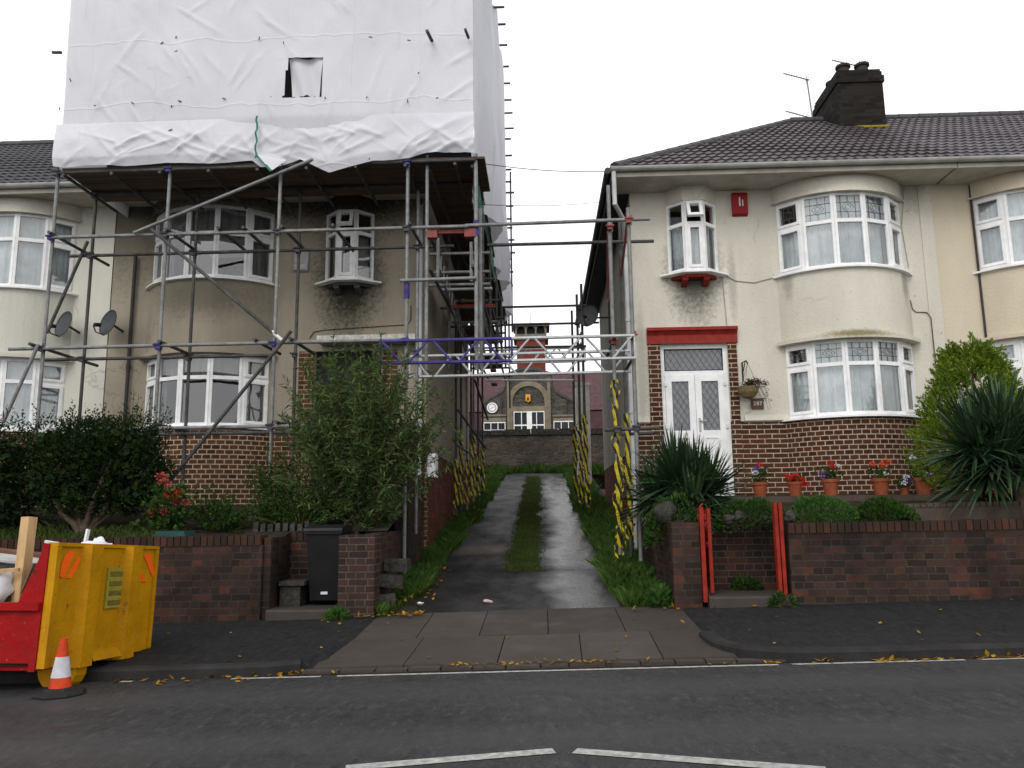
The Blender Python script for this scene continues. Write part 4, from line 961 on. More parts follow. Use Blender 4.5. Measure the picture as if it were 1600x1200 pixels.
for px_,y,mt,tp in ((714,16.2,m_steel_d,1.15),(722,17.0,m_steel_d,1.75),(731,17.3,m_steel,1.2),(738,17.6,m_steel_d,1.6),(742,18.6,m_steel,1.9),(749,18.8,m_steel_d,1.45),(756,20.0,m_steel_d,1.7)):
    x=(px_-850)/1250*y; standard(x,y,EYE-.4+(y-12.9)*.12,zD,mt,tape=(EYE-.25+(y-12.9)*.12,EYE+tp))
for z in (zA,EYE+3.55,zD-.03):
    tube('ledger',(xe-.05,YO,z-.05),(xe-.05,20.9,z-.05),.025,m_steel_d); tube('ledger',(xn,YO+.1,z-.05),(xn+.2,20.5,z-.05),.025,m_steel_d)
for y in (12.0,13.4,14.8,16.2,17.6,19.2,20.4):
    for z in (zA,EYE+3.55): tube('transom',(xn-.15,y,z),(xe+.12,y,z),.024,m_steel_d if y>12.5 else m_steel)
for q_ in (((742,594,16.5),(762,655,18.5)),((715,640,16.0),(760,702,16.6)),((716,697,16),(735,708,17.5))): tube('brace',at(*q_[0]),at(*q_[1]),.024,m_steel_d)
b=MB()
for i in range(4):
    x0=xn-.2+i*.225
    for (a,c) in ((YO+.1,14.6),(14.62,18.3),(18.32,21)): b.box(x0+.004,x0+.22,a,c,zD,zD+.04)
b.build('deck_board',m_board,SC)
for y,zz in ((13.5,zA-.1),(15.5,zA-.05),(17.5,zA-.1),(19.5,EYE+3.75)):
    b=MB(); b.box(xn-.1,xe-.1,y-.8,y+.8,zz,zz+.04); b.build('deck_board',m_board,SC)
# lattice ladder beams that carry the access lift
def lattice(p,q,depth,mats,name='lattice_beam',pitch=.36,r=.024,rd=.017,split=None):
    p=Vector(p);q=Vector(q); L=(q-p).length; t=(q-p)/L; up=Vector((0,0,-depth)); mats=list(mats); b=MB()
    sp=split if split is not None else -1
    def seg(a,c,rr):
        m=(a+c)/2; u=(m-p).dot(t); b.tube(a,c,rr,7,mi=0 if u>=sp else 1)
    for base in (Vector((0,0,0)),up):
        if 0<sp<L: seg(p+base,p+t*(sp-.001)+base,r); seg(p+t*sp+base,q+base,r)
        else: seg(p+base,q+base,r)
    n=max(2,int(L/pitch)); st=L/n
    for i in range(n):
        a=p+t*(st*i+.03); m=p+t*(st*(i+.5)); c=p+t*(st*(i+1)-.03)
        lo=p+t*(st*(i+.5)-.045)+up; lo2=p+t*(st*(i+.5)+.045)+up
        seg(a,lo,rd); seg(lo2,c,rd)
    for u in ([0,sp,L] if 0<sp<L else [0,L]): seg(p+t*u,p+t*u+up,rd)
    return b.build(name,mats,SC)
pA=at(596,536,YO); qA=at(990,527,YO)
lattice((pA.x,YO-.11,pA.z),(qA.x,YO-.11,qA.z),.315,[m_alu,m_purple],pitch=.62,split=X(800,530,YO)-pA.x)
pB=at(640,556,YI); qB=at(985,547,YI)
lattice((pB.x,YI+.05,pB.z),(qB.x,YI+.05,qB.z),.315,[m_alu,m_steel_d],pitch=.60)
pD=at(752,548,17); lattice((-1.5,17,pD.z),(.95,17,pD.z+.02),.30,[m_alu,m_steel],pitch=.6,r=.02,rd=.015)
tube('ledger',at(758,594,15),at(896,594,15),.022,m_alu)
# side frames of the access lift, seen end-on
def ladder(x,za,zb,y0,y1,mat):
    b=MB(); b.box(x-.02,x+.02,y0,y0+.06,za-.5,za+.1)
    for dz in (0,-.30): b.tube((x,y0,za+dz),(x+.02,y1,zb+dz),.020,6)
    n=12
    for i in range(n+1):
        f=i/n; p=Vector((x,y0,za)).lerp(Vector((x+.02,y1,zb)),f); b.tube(p,p+Vector((0,0,-.30)),.014,6)
    return b.build('access_lift_beam',mat,SC)
l0=at(684,392,11.3); l1=at(736,398,11.3)
ladder(l0.x,l0.z+.1,EYE+3.45,11.3,15.6,m_steel); ladder(l1.x,l1.z+.1,EYE+3.45,11.3,15.6,m_steel)
pp=at(706,364,YO+.05); b=MB(); b.box(X(669,364,YO),X(744,364,YO),YO+.0,YO+.05,pp.z-.02,pp.z+.035); b.box(X(668,364,YO),X(683,364,YO),YO-.04,YO+.06,pp.z-.09,pp.z+.03); b.box(X(726,364,YO),X(744,364,YO),YO-.04,YO+.06,pp.z-.09,pp.z+.03); b.build('bracket',m_redox,SC)
for i,(y,mt) in enumerate(((11.9,m_steel),(12.6,m_alu),(13.4,m_redpaint),(14.3,m_steel),(15.2,m_steel_d))):
    z=EYE+3.72-.07*i; tube('transom',(xn-.05,y,z),(xe+.12,y,z),.024,mt)
for i in range(5):
    b=MB(); y=15.0+i*.28; z=EYE+3.6-.24*i; b.box(xn+.55,xe-.02,y,y+.22,z,z+.035); b.build('tread',m_board,SC)
# right-hand tower beside the cream house
x1,x2,x3=X(957,500,11.2),X(973,450,11.6),X(985,450,10.95)
standard(x1,11.2,EYE-.55,Z(957,290,11.2),m_steel,.028,tape=(EYE-.45,EYE+1.9))
standard(x2,11.75,EYE-.6,Z(973,344,11.75),m_steel_d,.024,tape=(EYE-.3,EYE+1.5))
standard(x3,YO,EYE-.62,Z(983,325,YO),m_steel,.027)
standard(x1+.1,12.1,EYE-.6,EYE+4.4,m_steel_d,.024,tape=(EYE-.5,EYE+.9))
for z in (zA+.04,zB):
    for x,y in ((x1,11.15),(x3,YO-.03)): coupler((x,y,z),random.choice([m_redox,m_purple]))
tube('brace',(x1-.02,11.2,zA),(x1+.02,12.1,zA-.75),.02,m_redox); tube('brace',(x3-.02,YO,zA),(x2,11.75,zA-.5),.02,m_redox)
p=at(945,672,11.1); tube('ledger',(p.x,11.1,p.z),(p.x+.75,11.1,p.z+.02),.024,m_steel_d); tube('ledger',(x1+.05,11.8,p.z),(x1+.6,11.8,p.z+.02),.024,m_steel_d); coupler((x1,11.05,p.z),m_coupler); coupler((x3,10.9,p.z),m_coupler)
tube('transom',(x1,YO-.1,zB+.02),(x1,12.3,zB+.02),.024,m_steel_d); tube('transom',(x3,YO-.1,zB-.28),(x3,12.2,zB-.28),.024,m_steel_d)
for y,x in ((16.2,.86),(17.0,.80),(18.4,.74)): standard(x,y,EYE-.2+(y-12.9)*.1,Z(906,460,17),m_steel_d,.028,tape=(EYE-.1+(y-12.9)*.1,EYE+2.0))
for px0,py0,px1,py1,Y in ((786,480,916,477,17),(780,508,936,504,17.6),(790,543,916,541,16.2)):
    p=at(px0,py0,Y); q=at(px1,py1,Y); tube('ledger',p,q,.026,m_steel_d)
p=at(899,508,17); q=at(908,470,17); tube('brace',p,q,.024,m_steel_d); coupler(at(903,508,17),m_coupler); coupler(at(905,480,17),m_coupler); coupler(at(905,541,16.2),m_coupler); coupler(at(905,525,16.2),m_coupler)

# ================================================================ white sheeting
SHZ0=EYE+5.10; TY=21.3; zt=Z(795,213,TY); RX=.02
SX0,SX1=X(88,240,10.82),X(741,240,10.82)
SH=thing('scaffold_sheeting','huge wrinkled white sheet wrapped round the scaffolding of the upper storey','sheeting',(-4,10.8,SHZ0))
def ridge(v): return (1-abs(v)*2)
def creases(n,x0,x1,z0,z1,seed,amp,steep):
    r=random.Random(seed); L=[]
    for _ in range(n):
        x,z=r.uniform(x0,x1),r.uniform(z0,z1); a=r.choice([-1,1])*r.uniform(*steep); L.append((x,z,math.cos(a),math.sin(a),r.uniform(.3,1.1),r.uniform(.025,.06),amp*r.uniform(.5,1.2)))
    return L
def crease(L,x,z):
    s=0
    for cx,cz,dx,dz,le,w_,am in L:
        u=(x-cx)*dx+(z-cz)*dz
        if u<-.15 or u>le: continue
        v=-(x-cx)*dz+(z-cz)*dx
        if abs(v)<3*w_*(.5+u): s+=am*math.exp(-(v/(w_*(.5+u)))**2)*(1-u/le)*min(1,(u+.15)/.2)
    return s
CRN=creases(70,-7,-1,EYE+5.8,EYE+8.6,4,.022,(.5,2.3)); CRB=creases(60,-7,-1,EYE+5.1,EYE+5.5,5,.022,(.25,1.1))
CRB=[(x,z,dx if k%2 else -dx,abs(dz),l,w_,a) for k,(x,z,dx,dz,l,w_,a) in enumerate(CRB)]
def ndisp(x,z):
    a=.09*noise.noise((x*.45,z*.3,1.7))+.022*ridge(noise.noise((x*.9+z*.55,z*.16-x*.1,3.1)))*(.5+.5*noise.noise((x*.7,z*.7,9)))
    a+=.010*ridge(noise.noise((x*1.1-z*.9,(z+x)*.22,7.7)))+.004*noise.noise((x*5+z*3.2,z*1.1-x*.9,2.2))
    a+=crease(CRN,x,z)
    return a
def bdisp(x,z):
    f=(z-SHZ0)
    a=.05*noise.noise((x*.6,z*.8,4.4))+.024*ridge(noise.noise((x*.9-z*1.9,z*.7+x*.2,8.1)))+.020*ridge(noise.noise((x*1.3+z*2.0,x*.2-z*.4,5.5)))*(.5+noise.noise((x*.8,z,2)))+.006*noise.noise((x*6+z*4,z*2,1))+crease(CRB,x,z)
    return a
# bottom hem follows the ties: survey of the lower edge
hem=[(85,262),(105,264),(140,260),(200,262),(262,256),(330,258),(395,252),(408,262),(432,262),(470,250),(495,262),(515,271),(545,262),(585,252),(600,252),(640,248),(668,240),(700,240),(741,240)]
hemw=[(at(px,py,10.82).x,at(px,py,10.82).z) for px,py in hem]
def hemz(x):
    for (a,za),(c,zc) in zip(hemw,hemw[1:]):
        if a<=x<=c: return za+(zc-za)*(x-a)/(c-a)
    return hemw[0][1] if x<hemw[0][0] else hemw[-1][1]
zs_=Z(400,188,10.82)
wa=at(450,92,10.8); wb=at(504,153,10.8)
def sheetgrid(b,x0,x1,nx,zf0,zf1,nz,yf,hole=None):
    n=nx+1; vs=[]
    for j in range(nz+1):
        for i in range(nx+1):
            x=x0+(x1-x0)*i/nx; z=zf0(x)+(zf1(x)-zf0(x))*j/nz; vs.append((x,yf(x,z),z))
    fs=[]
    for j in range(nz):
        for i in range(nx):
            c=[j*n+i,j*n+i+1,(j+1)*n+i+1,(j+1)*n+i]
            if hole:
                mx_=sum(vs[k][0] for k in c)/4; mz=sum(vs[k][2] for k in c)/4
                if hole(mx_,mz): continue
            fs.append(tuple(c))
    b.add(vs,fs)
def inhole(x,z):
    f=(z-wb.z)/(wa.z-wb.z)
    if not 0<f<1: return False
    l=wa.x+.02*f; r=wb.x-.0*f
    return l-.03*(1-f)<x<r
def ragged(x): return zs_+.012*noise.noise((x*2,0,3))
fr=MB(); sheetgrid(fr,SX0+.06,SX1-.01,190,lambda x:zs_-.25,lambda x:zt,150,lambda x,z:10.80-ndisp(x,z)+.05*max(0,min(1,(zs_-z)/.2)),inhole); fr.build('front_sheet',m_sheet,SH,smooth=True)
bd=MB(); sheetgrid(bd,SX0,SX1,220,hemz,lambda x:ragged(x)+.0,34,lambda x,z:10.765-bdisp(x,z)*min(1,.25+(zs_-z)*3)+(.10*max(0,1-(z-hemz(x))/.12))*.4); bd.build('lower_band',m_sheet,SH,smooth=True)
# flap cut in the sheet, dark behind
fp=MB(); 
vs=[];n=13
for j in range(15):
    for i in range(n):
        f=j/14; u=i/(n-1); x0=wa.x+.10-.06*f*0; x1=wb.x-.055*(1-f*.9); x0=wa.x+.075*(1-f*.9); z=wb.z+.045+(wa.z-wb.z-.03)*f+.012*math.sin(i*2.1)*(1-f)
        vs.append((x0+(x1-x0)*u,10.86+.03*math.sin(u*9+f*3)-ndisp(x0,z)*.6,z))
fp.add(vs,[(j*n+i,j*n+i+1,(j+1)*n+i+1,(j+1)*n+i) for j in range(14) for i in range(n-1)]); fp.build('cut_flap',m_sheet,SH,smooth=True)
bx=MB(); bx.box(-7,-1.1,12.0,12.05,SHZ0+.1,zt-.1); bx.build('dark_backing',m_dark,SH)  # added dark panel, stands in for the unlit space behind the cut
# green taped seam and loose corner
gsx=X(401,220,10.7)
b=MB(); pts=[(gsx+.012*math.sin(k*1.9),10.69-bdisp(gsx,hemz(gsx)+.05*k),hemz(gsx)+.05+(zs_-hemz(gsx)-.06)*k/10) for k in range(11)]
for a,c in zip(pts,pts[1:]): b.quad((a[0]-.014,a[1],a[2]),(a[0]+.014,a[1],a[2]),(c[0]+.014,c[1],c[2]),(c[0]-.014,c[1],c[2]))
q=[at(401,243,10.7),at(413,255,10.7),at(424,268,10.68)]
for a,c in zip(q,q[1:]): b.quad(a+Vector((0,0,.02)),a-Vector((.02,0,.0)),c-Vector((.02,0,0)),c+Vector((.01,0,.02)))
b.build('green_seam',m_green,SH)
b=MB(); A_=[at(401,241,10.70),at(428,240,10.72),at(448,250,10.74),at(424,267,10.69)]; b.add(A_,[(0,1,2,3)]); b.build('loose_corner',m_sheet,SH)
# side over the lane
sd_=MB(); ny,nz_=130,110; vs=[]
zb=lambda y:(EYE+5.12 if y<11.6 else EYE+4.98-.10*math.sin(y*1.7))-(.75 if y>20.2 else 0)*min(1,(y-20.2)/.6)
for j in range(nz_+1):
    for i in range(ny+1):
        y=10.82+(TY-10.82)*i/ny; z=zb(y)+(zt-zb(y))*j/nz_
        f=(z-EYE-5)/(zt-EYE-5)
        d=.30*noise.noise((y*.6,z*.12,2.5))+.26*ridge(noise.noise((y*.8+z*.10,z*.12,6.3)))*(1-f*.5)+.09*ridge(noise.noise((y*2.1-z*.12,z*.2,1.3)))+.05*noise.noise((y*2.6+z*.3,z*.4,4))
        d=(d-.22)*min(1,(y-10.82)*1.4); vs.append((SX1+d+.05*min(1,(y-10.82)),y,z))
sd_.add(vs,[(j*(ny+1)+i,j*(ny+1)+i+1,(j+1)*(ny+1)+i+1,(j+1)*(ny+1)+i) for j in range(nz_) for i in range(ny)]); sd_.build('side_sheet',m_sheet,SH,smooth=True)
b=MB(); y0=11.1
for k in range(12):
    a,c=11.15+k*.4,11.15+(k+1)*.4
    b.quad((SX1+.0,a,zb(a)-.0),(SX1+.02,c,zb(c)),(SX1-.02,c,zb(c)-.16),(SX1-.03,a,zb(a)-.10))
b.build('green_hem',m_green,SH)
b=MB(); b.quad((SX0+.06,10.82,SHZ0),(SX0+.06,TY,SHZ0),(SX0+.06,TY,zt),(SX0+.06,10.82,zt)); b.quad((SX0+.06,TY,SHZ0+.3),(SX1,TY,SHZ0+.3),(SX1,TY,zt),(SX0+.06,TY,zt)); b.build('rear_sheet',m_sheet,SH)
b=MB(); mxx=(SX0+SX1)/2; b.quad((SX0,10.75,zt),(SX0,TY,zt),(mxx,TY,zt+.9),(mxx,10.75,zt+.9)); b.quad((mxx,10.75,zt+.9),(mxx,TY,zt+.9),(SX1+.02,TY,zt),(SX1+.02,10.75,zt)); b.add([(SX0,10.8,zt),(SX1,10.8,zt),(mxx,10.8,zt+.9)],[(0,1,2)]); b.build('roof_sheet',m_sheet,SH)
# toggles and tube ends that come through
for px,py in ((253,67),(275,58),(275,80),(110,125),(148,165),(207,161),(268,166),(281,158),(350,154),(405,60),(443,67),(579,58),(639,63),(654,114),(573,152),(637,158),(425,152),(508,153),(266,203),(683,153),(93,170),(577,248),(598,252)):
    p=at(px,py,10.74); a=random.uniform(0,PI); d=Vector((math.cos(a),-.3,math.sin(a)))*random.uniform(.014,.028); b=MB(); b.tube(p-d,p+d,.008,6); b.build('toggle',m_coupler,SH)
for (a,c,r) in (((667,48),(675,64),.026),((727,46),(732,59),.022),((82,82),(96,82),.024)):
    b=MB(); b.tube(at(*a,10.55 if a[0]>100 else 10.9),at(*c,10.78 if a[0]>100 else 10.9),r,8); b.build('poking_tube',m_steel_d,SH)
for py in (7,34,67,101,127,153,174,198):                         # roof-beam ends along the eave of the tent
    y=None
    for k in range(400):
        yy=10.9+(TY-10.9)*k/399; p=Vector((SX1,yy,zt))-Vector((0,0,EYE)); v=600-FPX*p.dot(UP)/p.dot(FW)
        if v>=py: y=yy; break
    if y: 
        b=MB(); b.tube((SX1-.1,y,zt-.05),(SX1+.27,y,zt-.05),.026,7); b.build('poking_tube',m_steel_d,SH)
for py in (217,243,265,284,301,322,342,356,375,395,405,425,446):
    z=Z(795,py,TY-.1); b=MB(); b.tube((SX1-.1,TY-.1,z),(SX1+random.uniform(.16,.25),TY-.1,z),.028,7); b.build('poking_tube',m_steel_d,SH)
b=MB(); b.tube((SX1+.14,TY-.05,Z(795,270,TY)),(SX1+.14,TY-.05,Z(795,520,TY)),.024,7); b.tube((SX1+.06,TY-.3,Z(795,430,TY)),(SX1+.06,TY-.3,Z(795,640,TY)),.024,7); b.build('poking_tube',m_steel_d,SH)
# telephone wires
for i,(a,c,lab) in enumerate((((742,254,11.0),(949,268,12.1),'thin telephone wire running to the eaves corner of the cream house'),((735,319,11.0),(936,316,16),'thin telephone wire sagging lower across the lane to the side wall'))):
    p,q=at(*a),at(*c); b=MB(); b.path([p.lerp(q,k/10)-Vector((0,0,.05*math.sin(PI*k/10))) for k in range(11)],.006,4); tag(b.build('telephone_wire',m_wire),lab,'wire')
# ================================================================ garden walls, steps, gates
def rwall(name,label,x0,x1,y0,y1,ztop,cop=.11,mat=None,base=None,copm=None,parts=True,cat='wall'):
    """Brick wall whose top and foot follow the street's slope."""
    mat=mat or m_gwall; t=thing(name,label,cat,((x0+x1)/2,(y0+y1)/2,EYE-1.1))
    def zt_(x): return EYE+ztop+SL*.35*x
    b=MB()
    P=[(x0,y0),(x1,y0),(x1,y1),(x0,y1)]
    lo=[(x,y,EYE-1.4+SL*x) for x,y in P]; hi=[(x,y,zt_(x)-cop) for x,y in P]
    b.add(lo+hi,[(0,1,5,4),(1,2,6,5),(2,3,7,6),(3,0,4,7),(4,5,6,7)]); b.build('brickwork',mat,t)
    if cop:
        c=MB(); rnd=random.Random(int(x0*100)); e=.012
        if abs(x1-x0)>=abs(y1-y0):
            x=x0
            while x<x1-.02:
                w_=min(.075,x1-x); h=rnd.uniform(-.004,.006); c.box(x+.004,x+w_-.004,y0-e,y1+e,zt_(x)-cop+.0,zt_(x)+h); x+=.078
        else:
            y=y0
            while y<y1-.02:
                w_=min(.075,y1-y); h=rnd.uniform(-.004,.006); c.box(x0-e,x1+e,y+.004,y+w_-.004,zt_(x0)-cop,zt_(x0)+h); y+=.078
        c.build('coping',copm or m_coping,t)
    return t
def coping_mat():
    t=NT('coping_brick'); t.set(.85,0,.06); r=t.N.new('ShaderNodeNewGeometry').outputs['Random Per Island']
    c=t.ramp(r,[(0,(.03,.019,.015)),(.5,(.055,.030,.021)),(.85,(.08,.036,.024)),(1,(.035,.028,.025))]); c=t.mix(t.rng(t.noise(1.6,5),.4,.65,0,.6),c,(.02,.018,.015)); t.col(c); t.bump(t.noise(50,4),.4,.008); return t.m
m_coping=coping_mat()
rwall('garden_wall','low dark brick garden wall behind the yellow skip',-14,X(408,900,9.2),9.2,9.42,-.17)
b=None
rwall('garden_wall','brick garden wall set back behind the black wheelie bin',-3.3,-2.3,10.0,10.2,-.16,mat=m_gwall_p)
rwall('gate_pier','orange and brown brick pier right of the black bin',-2.34,-1.93,9.2,9.55,-.19,cop=0,mat=m_gwall_p,cat='pier')
rwall('lane_wall','dark brick wall running up the left side of the lane',-2.12,-1.93,9.56,11.3,-.18,cop=0)
rwall('lane_wall','taller dark brick wall stub beside the white downpipe',-2.1,-1.9,11.31,12.75,.62,cop=0)
rwall('garden_wall','long dark brick garden wall with upright coping right of the red gate posts',2.72,14,9.2,9.42,-.15)
rwall('garden_wall','short brick garden wall between the grass verge and the red gate',1.43,1.735,9.2,9.42,-.12,cop=0)
rwall('garden_wall','brick garden wall set back inside the open red gate',1.60,2.95,10.0,10.2,-.13,cop=0,mat=m_gwall_p)
rwall('lane_wall','brick wall running up the right side of the lane behind the yucca',1.43,1.60,9.43,12.6,-.10,cop=0)
rwall('retaining_wall','low mossy retaining wall below the potted geraniums',4.3,13,9.95,10.1,.05,cop=.05,mat=m_path,copm=m_path)
rwall('gate_pier','narrow brick pier at the end of the wall behind the skip',-3.22,-3.14,9.25,9.98,-.2,cop=0,cat='pier')
# steps in the gaps
def step(label,x0,x1,y0,y1,z):
    b=MB(); b.prism([(x0,y0,z-.4),(x0,y0,z-.02),(x0,y0+.02,z),(x0,y1,z),(x0,y1,z-.4)],(x1-x0,0,0)); return tag(b.build('doorstep',m_slab),label,'step')
step('worn stone step between the red gate posts',1.80,2.74,9.13,10.0,zpav(2.2,9.2)+.11)
step('dark stone step in front of the black wheelie bin',-3.14,-2.35,9.15,10.0,zpav(-2.7,9.2)+.10)
b=MB(); b.box(-3.10,-2.86,9.5,9.9,zpav(-3,9.4),zpav(-3,9.4)+.34); b.box(-3.10,-2.8,9.45,9.92,zpav(-3,9.4)+.34,zpav(-3,9.4)+.39); tag(b.build('stone_block',m_stone),'dark square stone block in the gap left of the bin','block')
# edging bricks set on end along the garden edge
for k in range(9):
    x=X(402+11.5*k,825,10.1); b=MB(); h=random.uniform(.07,.13); z0=EYE-.17
    b.prism([(x-.032,10.03,z0),(x+.032,10.03,z0),(x+.03+random.uniform(-.01,.01),10.03,z0+h),(x-.03,10.03,z0+h+random.uniform(-.02,.02))],(0,.10,0)); tag(b.build('edging_stone',m_stone),'small upright edging stone on the wall top behind the bin','stone','edging stones in a row along the wall top')
# rough rocks
def rock(p,r,label,name='rock',sq=(1,.8,.8),mat=None,group=None):
    b=MB(); vs=[];n=14;m=10; s=random.random()*50
    for j in range(m+1):
        ph=PI*j/m
        for i in range(n):
            a=2*PI*i/n; d=Vector((math.sin(ph)*math.cos(a),math.sin(ph)*math.sin(a),-math.cos(ph)))
            k=r*(1+.5*noise.noise(d*1.4+Vector((s,0,0)))+.28*noise.noise(d*3.5+Vector((0,s,0))))
            vs.append(Vector(p)+Vector((d.x*sq[0],d.y*sq[1],d.z*sq[2]))*k)
    b.add(vs,[(j*n+i,j*n+(i+1)%n,(j+1)*n+(i+1)%n,(j+1)*n+i) for j in range(m) for i in range(n)]); o=b.build(name,mat or m_stone,smooth=True); return tag(o,label,'rock',group)
random.seed(31)
for px,py,r,lab in ((1040,802,.15,'big lichened boulder on the corner of the wall beside the yucca'),(1068,812,.10,'flat rounded rock next to the big corner boulder'),(1140,812,.07,'rock on the wall top just right of the red gate'),(1157,808,.085,'upright rock between the red gate and the red post'),(1195,815,.07,'small rock low beside the right red post'),(1236,808,.09,'grey rock behind the top of the right red post'),(1420,806,.085,'grey rock at the right end of the green mound')):
    p=at(px,py,9.65 if px<1300 else 9.75); rock((p.x,p.y,p.z),r,lab)
for k,(px,py) in enumerate(((612,905),(600,935),(588,955),(622,880))):
    b=MB(); p=gz(px,py,zlane(9.6)+.1*k*0); Y=9.45+.16*[1,.4,0,2][k]; p=at(px,py,Y); a=random.uniform(-.4,.4); t_=Vector((math.cos(a),math.sin(a),random.uniform(-.15,.15))).normalized(); n_=Vector((-t_.y,t_.x,0)).normalized()
    b.fbox(p,t_,n_,-.15,.13,-.10,.12,-.09,.05,0,t_.cross(n_).normalized()); lab=['broken concrete block wedged in the middle of the tumbled heap','broken concrete block second from the bottom of the tumbled heap','lowest broken block of the heap, half in the grass','topmost broken block leaning on the lane wall'][k]
    tag(b.build('broken_block',m_stone),lab,'block')
# red gate and posts
zg=zpav(1.9,9.3)+.11
t=thing('gate_post','slim red iron gate post right of the step','post',(X(1218,900,9.25),9.25,zg))
p0=X(1218,860,9.25); b=MB(); b.box(p0-.045,p0-.008,9.2,9.29,zg-.06,EYE+.10); b.box(p0+.006,p0+.045,9.2,9.30,zg-.06,EYE+.10); b.box(p0-.008,p0+.006,9.25,9.28,zg,EYE+.08); b.build('upright',m_gate,t)
p0=X(1098,870,9.25); t=thing('gate_post','slim red iron gate post left of the step','post',(p0,9.25,zg)); b=MB(); b.box(p0-.028,p0+.018,9.17,9.25,zg-.06,EYE+.06); b.build('upright',m_gate,t)
b=MB(); b.box(p0+.012,p0+.05,9.23,9.25,EYE-.15,EYE-.12); b.build('hinge',m_gate,t)
t=thing('garden_gate','red iron garden gate standing open, rusty scrollwork at its top','gate',(p0+.07,9.32,zg+.05))
b=MB(); gx=p0+.10; y0,y1=9.30,10.0
b.box(gx-.02,gx+.02,y0,y0+.04,zg+.03,EYE+.05); b.box(gx-.015,gx+.025,y1-.04,y1,zg+.05,EYE+.05)
for z in (zg+.08,zg+.5,EYE-.12,EYE+.0): b.box(gx-.01,gx+.015,y0+.04,y1-.04,z,z+.035)
for k in range(1,9): y=y0+(y1-y0)*k/9; b.tube((gx,y,zg+.08),(gx,y,EYE+.03),.009,6)
b.box(gx-.006,gx+.006,y0+.04,y1-.04,zg+.1,zg+.75); b.build('frame',m_gate,t)
b=MB(); random.seed(2)
for k in range(16):
    c=Vector((gx+random.uniform(-.06,.05),y0+random.uniform(-.02,.35),EYE-.40+random.uniform(0,.44))); pts=[c+Vector((.03*math.sin(a*1.3),.05*math.cos(a),.06*math.sin(a)+.012*a)) for a in [q*.8 for q in range(8)]]; b.path(pts,.009,5)
b.build('scrollwork',m_redpaint,t)
# wheelie bin
zb_=zpav(-2.6,9.4)+.10; bxm=X(508,900,9.62)
t=thing('wheelie_bin','tall black wheelie bin standing between two brick walls','bin',(bxm,9.7,zb_))
b=MB(); P=[]
for z,wx,d0,d1 in ((zb_+.05,.165,9.58,9.92),(zb_+.84,.205,9.50,10.0)): P+=[(bxm-wx,d0,z),(bxm+wx,d0,z),(bxm+wx,d1-.02,z),(bxm-wx,d1-.02,z)]
b.add(P,[(3,2,1,0),(4,5,6,7),(0,1,5,4),(1,2,6,5),(2,3,7,6),(3,0,4,7)]); b.box(bxm-.225,bxm+.225,9.475,9.985,zb_+.82,zb_+.85); b.build('bin_body',m_bin,t)
b=MB(); b.prism([(bxm-.23,9.46,zb_+.855),(bxm-.23,9.47,zb_+.885),(bxm-.23,9.70,zb_+.925),(bxm-.23,9.97,zb_+.90),(bxm-.23,9.985,zb_+.855)],(.46,0,0)); b.tube((bxm-.2,9.99,zb_+.87),(bxm+.2,9.99,zb_+.87),.018,8); b.build('lid',m_bin,t)
for s in (-.19,.19):
    b=MB(); b.tube((bxm+s-.025,9.92,zb_+.085),(bxm+s+.025,9.92,zb_+.085),.085,14); b.build('wheel',m_black,t)
b=MB(); b.box(bxm-.03,bxm+.05,9.555,9.568,zb_+.12,zb_+.15); b.build('label',m_white,t)

# ================================================================ plants
def shade(k,base): return base
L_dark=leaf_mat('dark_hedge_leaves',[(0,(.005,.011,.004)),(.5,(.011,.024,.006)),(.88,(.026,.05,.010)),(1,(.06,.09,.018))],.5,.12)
L_bud=leaf_mat('narrow_grey_green_leaves',[(0,(.022,.040,.013)),(.5,(.055,.092,.028)),(.85,(.105,.145,.045)),(1,(.20,.21,.035))],.55,.22)
L_mid=leaf_mat('mid_green_leaves',[(0,(.012,.03,.006)),(.5,(.028,.065,.012)),(1,(.06,.11,.02))],.5,.2)
L_yuc=leaf_mat('yucca_blades',[(0,(.012,.030,.012)),(.6,(.026,.058,.022)),(.93,(.05,.09,.035)),(1,(.22,.20,.07))],.38,.1,.5)
L_con=leaf_mat('golden_conifer_sprays',[(0,(.055,.10,.010)),(.5,(.14,.22,.022)),(1,(.29,.36,.045))],.6,.25)
L_moss=leaf_mat('bright_groundcover',[(0,(.02,.055,.012)),(.5,(.045,.11,.022)),(1,(.09,.17,.04))],.6,.2)
L_gold=leaf_mat('yellow_fallen_leaves',[(0,(.12,.045,.008)),(.5,(.32,.17,.015)),(1,(.45,.30,.03))],.7,.2)
F_red=pm('red_petals',(.55,.02,.015),.6,0,.25,20); F_or=pm('orange_red_petals',(.62,.06,.02),.6,0,.25,20); F_pur=pm('violet_petals',(.14,.07,.24),.6,0,.3,20); F_wh=pm('white_petals',(.60,.60,.66),.6,0,.2,20); F_dry=pm('faded_pink_petals',(.33,.065,.05),.8,0,.4,12)
def V(*a): return Vector(a)
def rdir():
    while True:
        v=V(random.uniform(-1,1),random.uniform(-1,1),random.uniform(-1,1))
        if .05<v.length<1: return v.normalized()
def clump(b,c,r,n,L,w,flat=.7,mi=0,up=.3):
    for _ in range(n):
        d=rdir(); p=c+V(d.x*r,d.y*r,d.z*r*flat)*random.random()**.4; dd=(d+V(0,0,up)+rdir()*.6); b.leaf(p,dd,L*random.uniform(.6,1.2),w*random.uniform(.7,1.2),mi=mi)
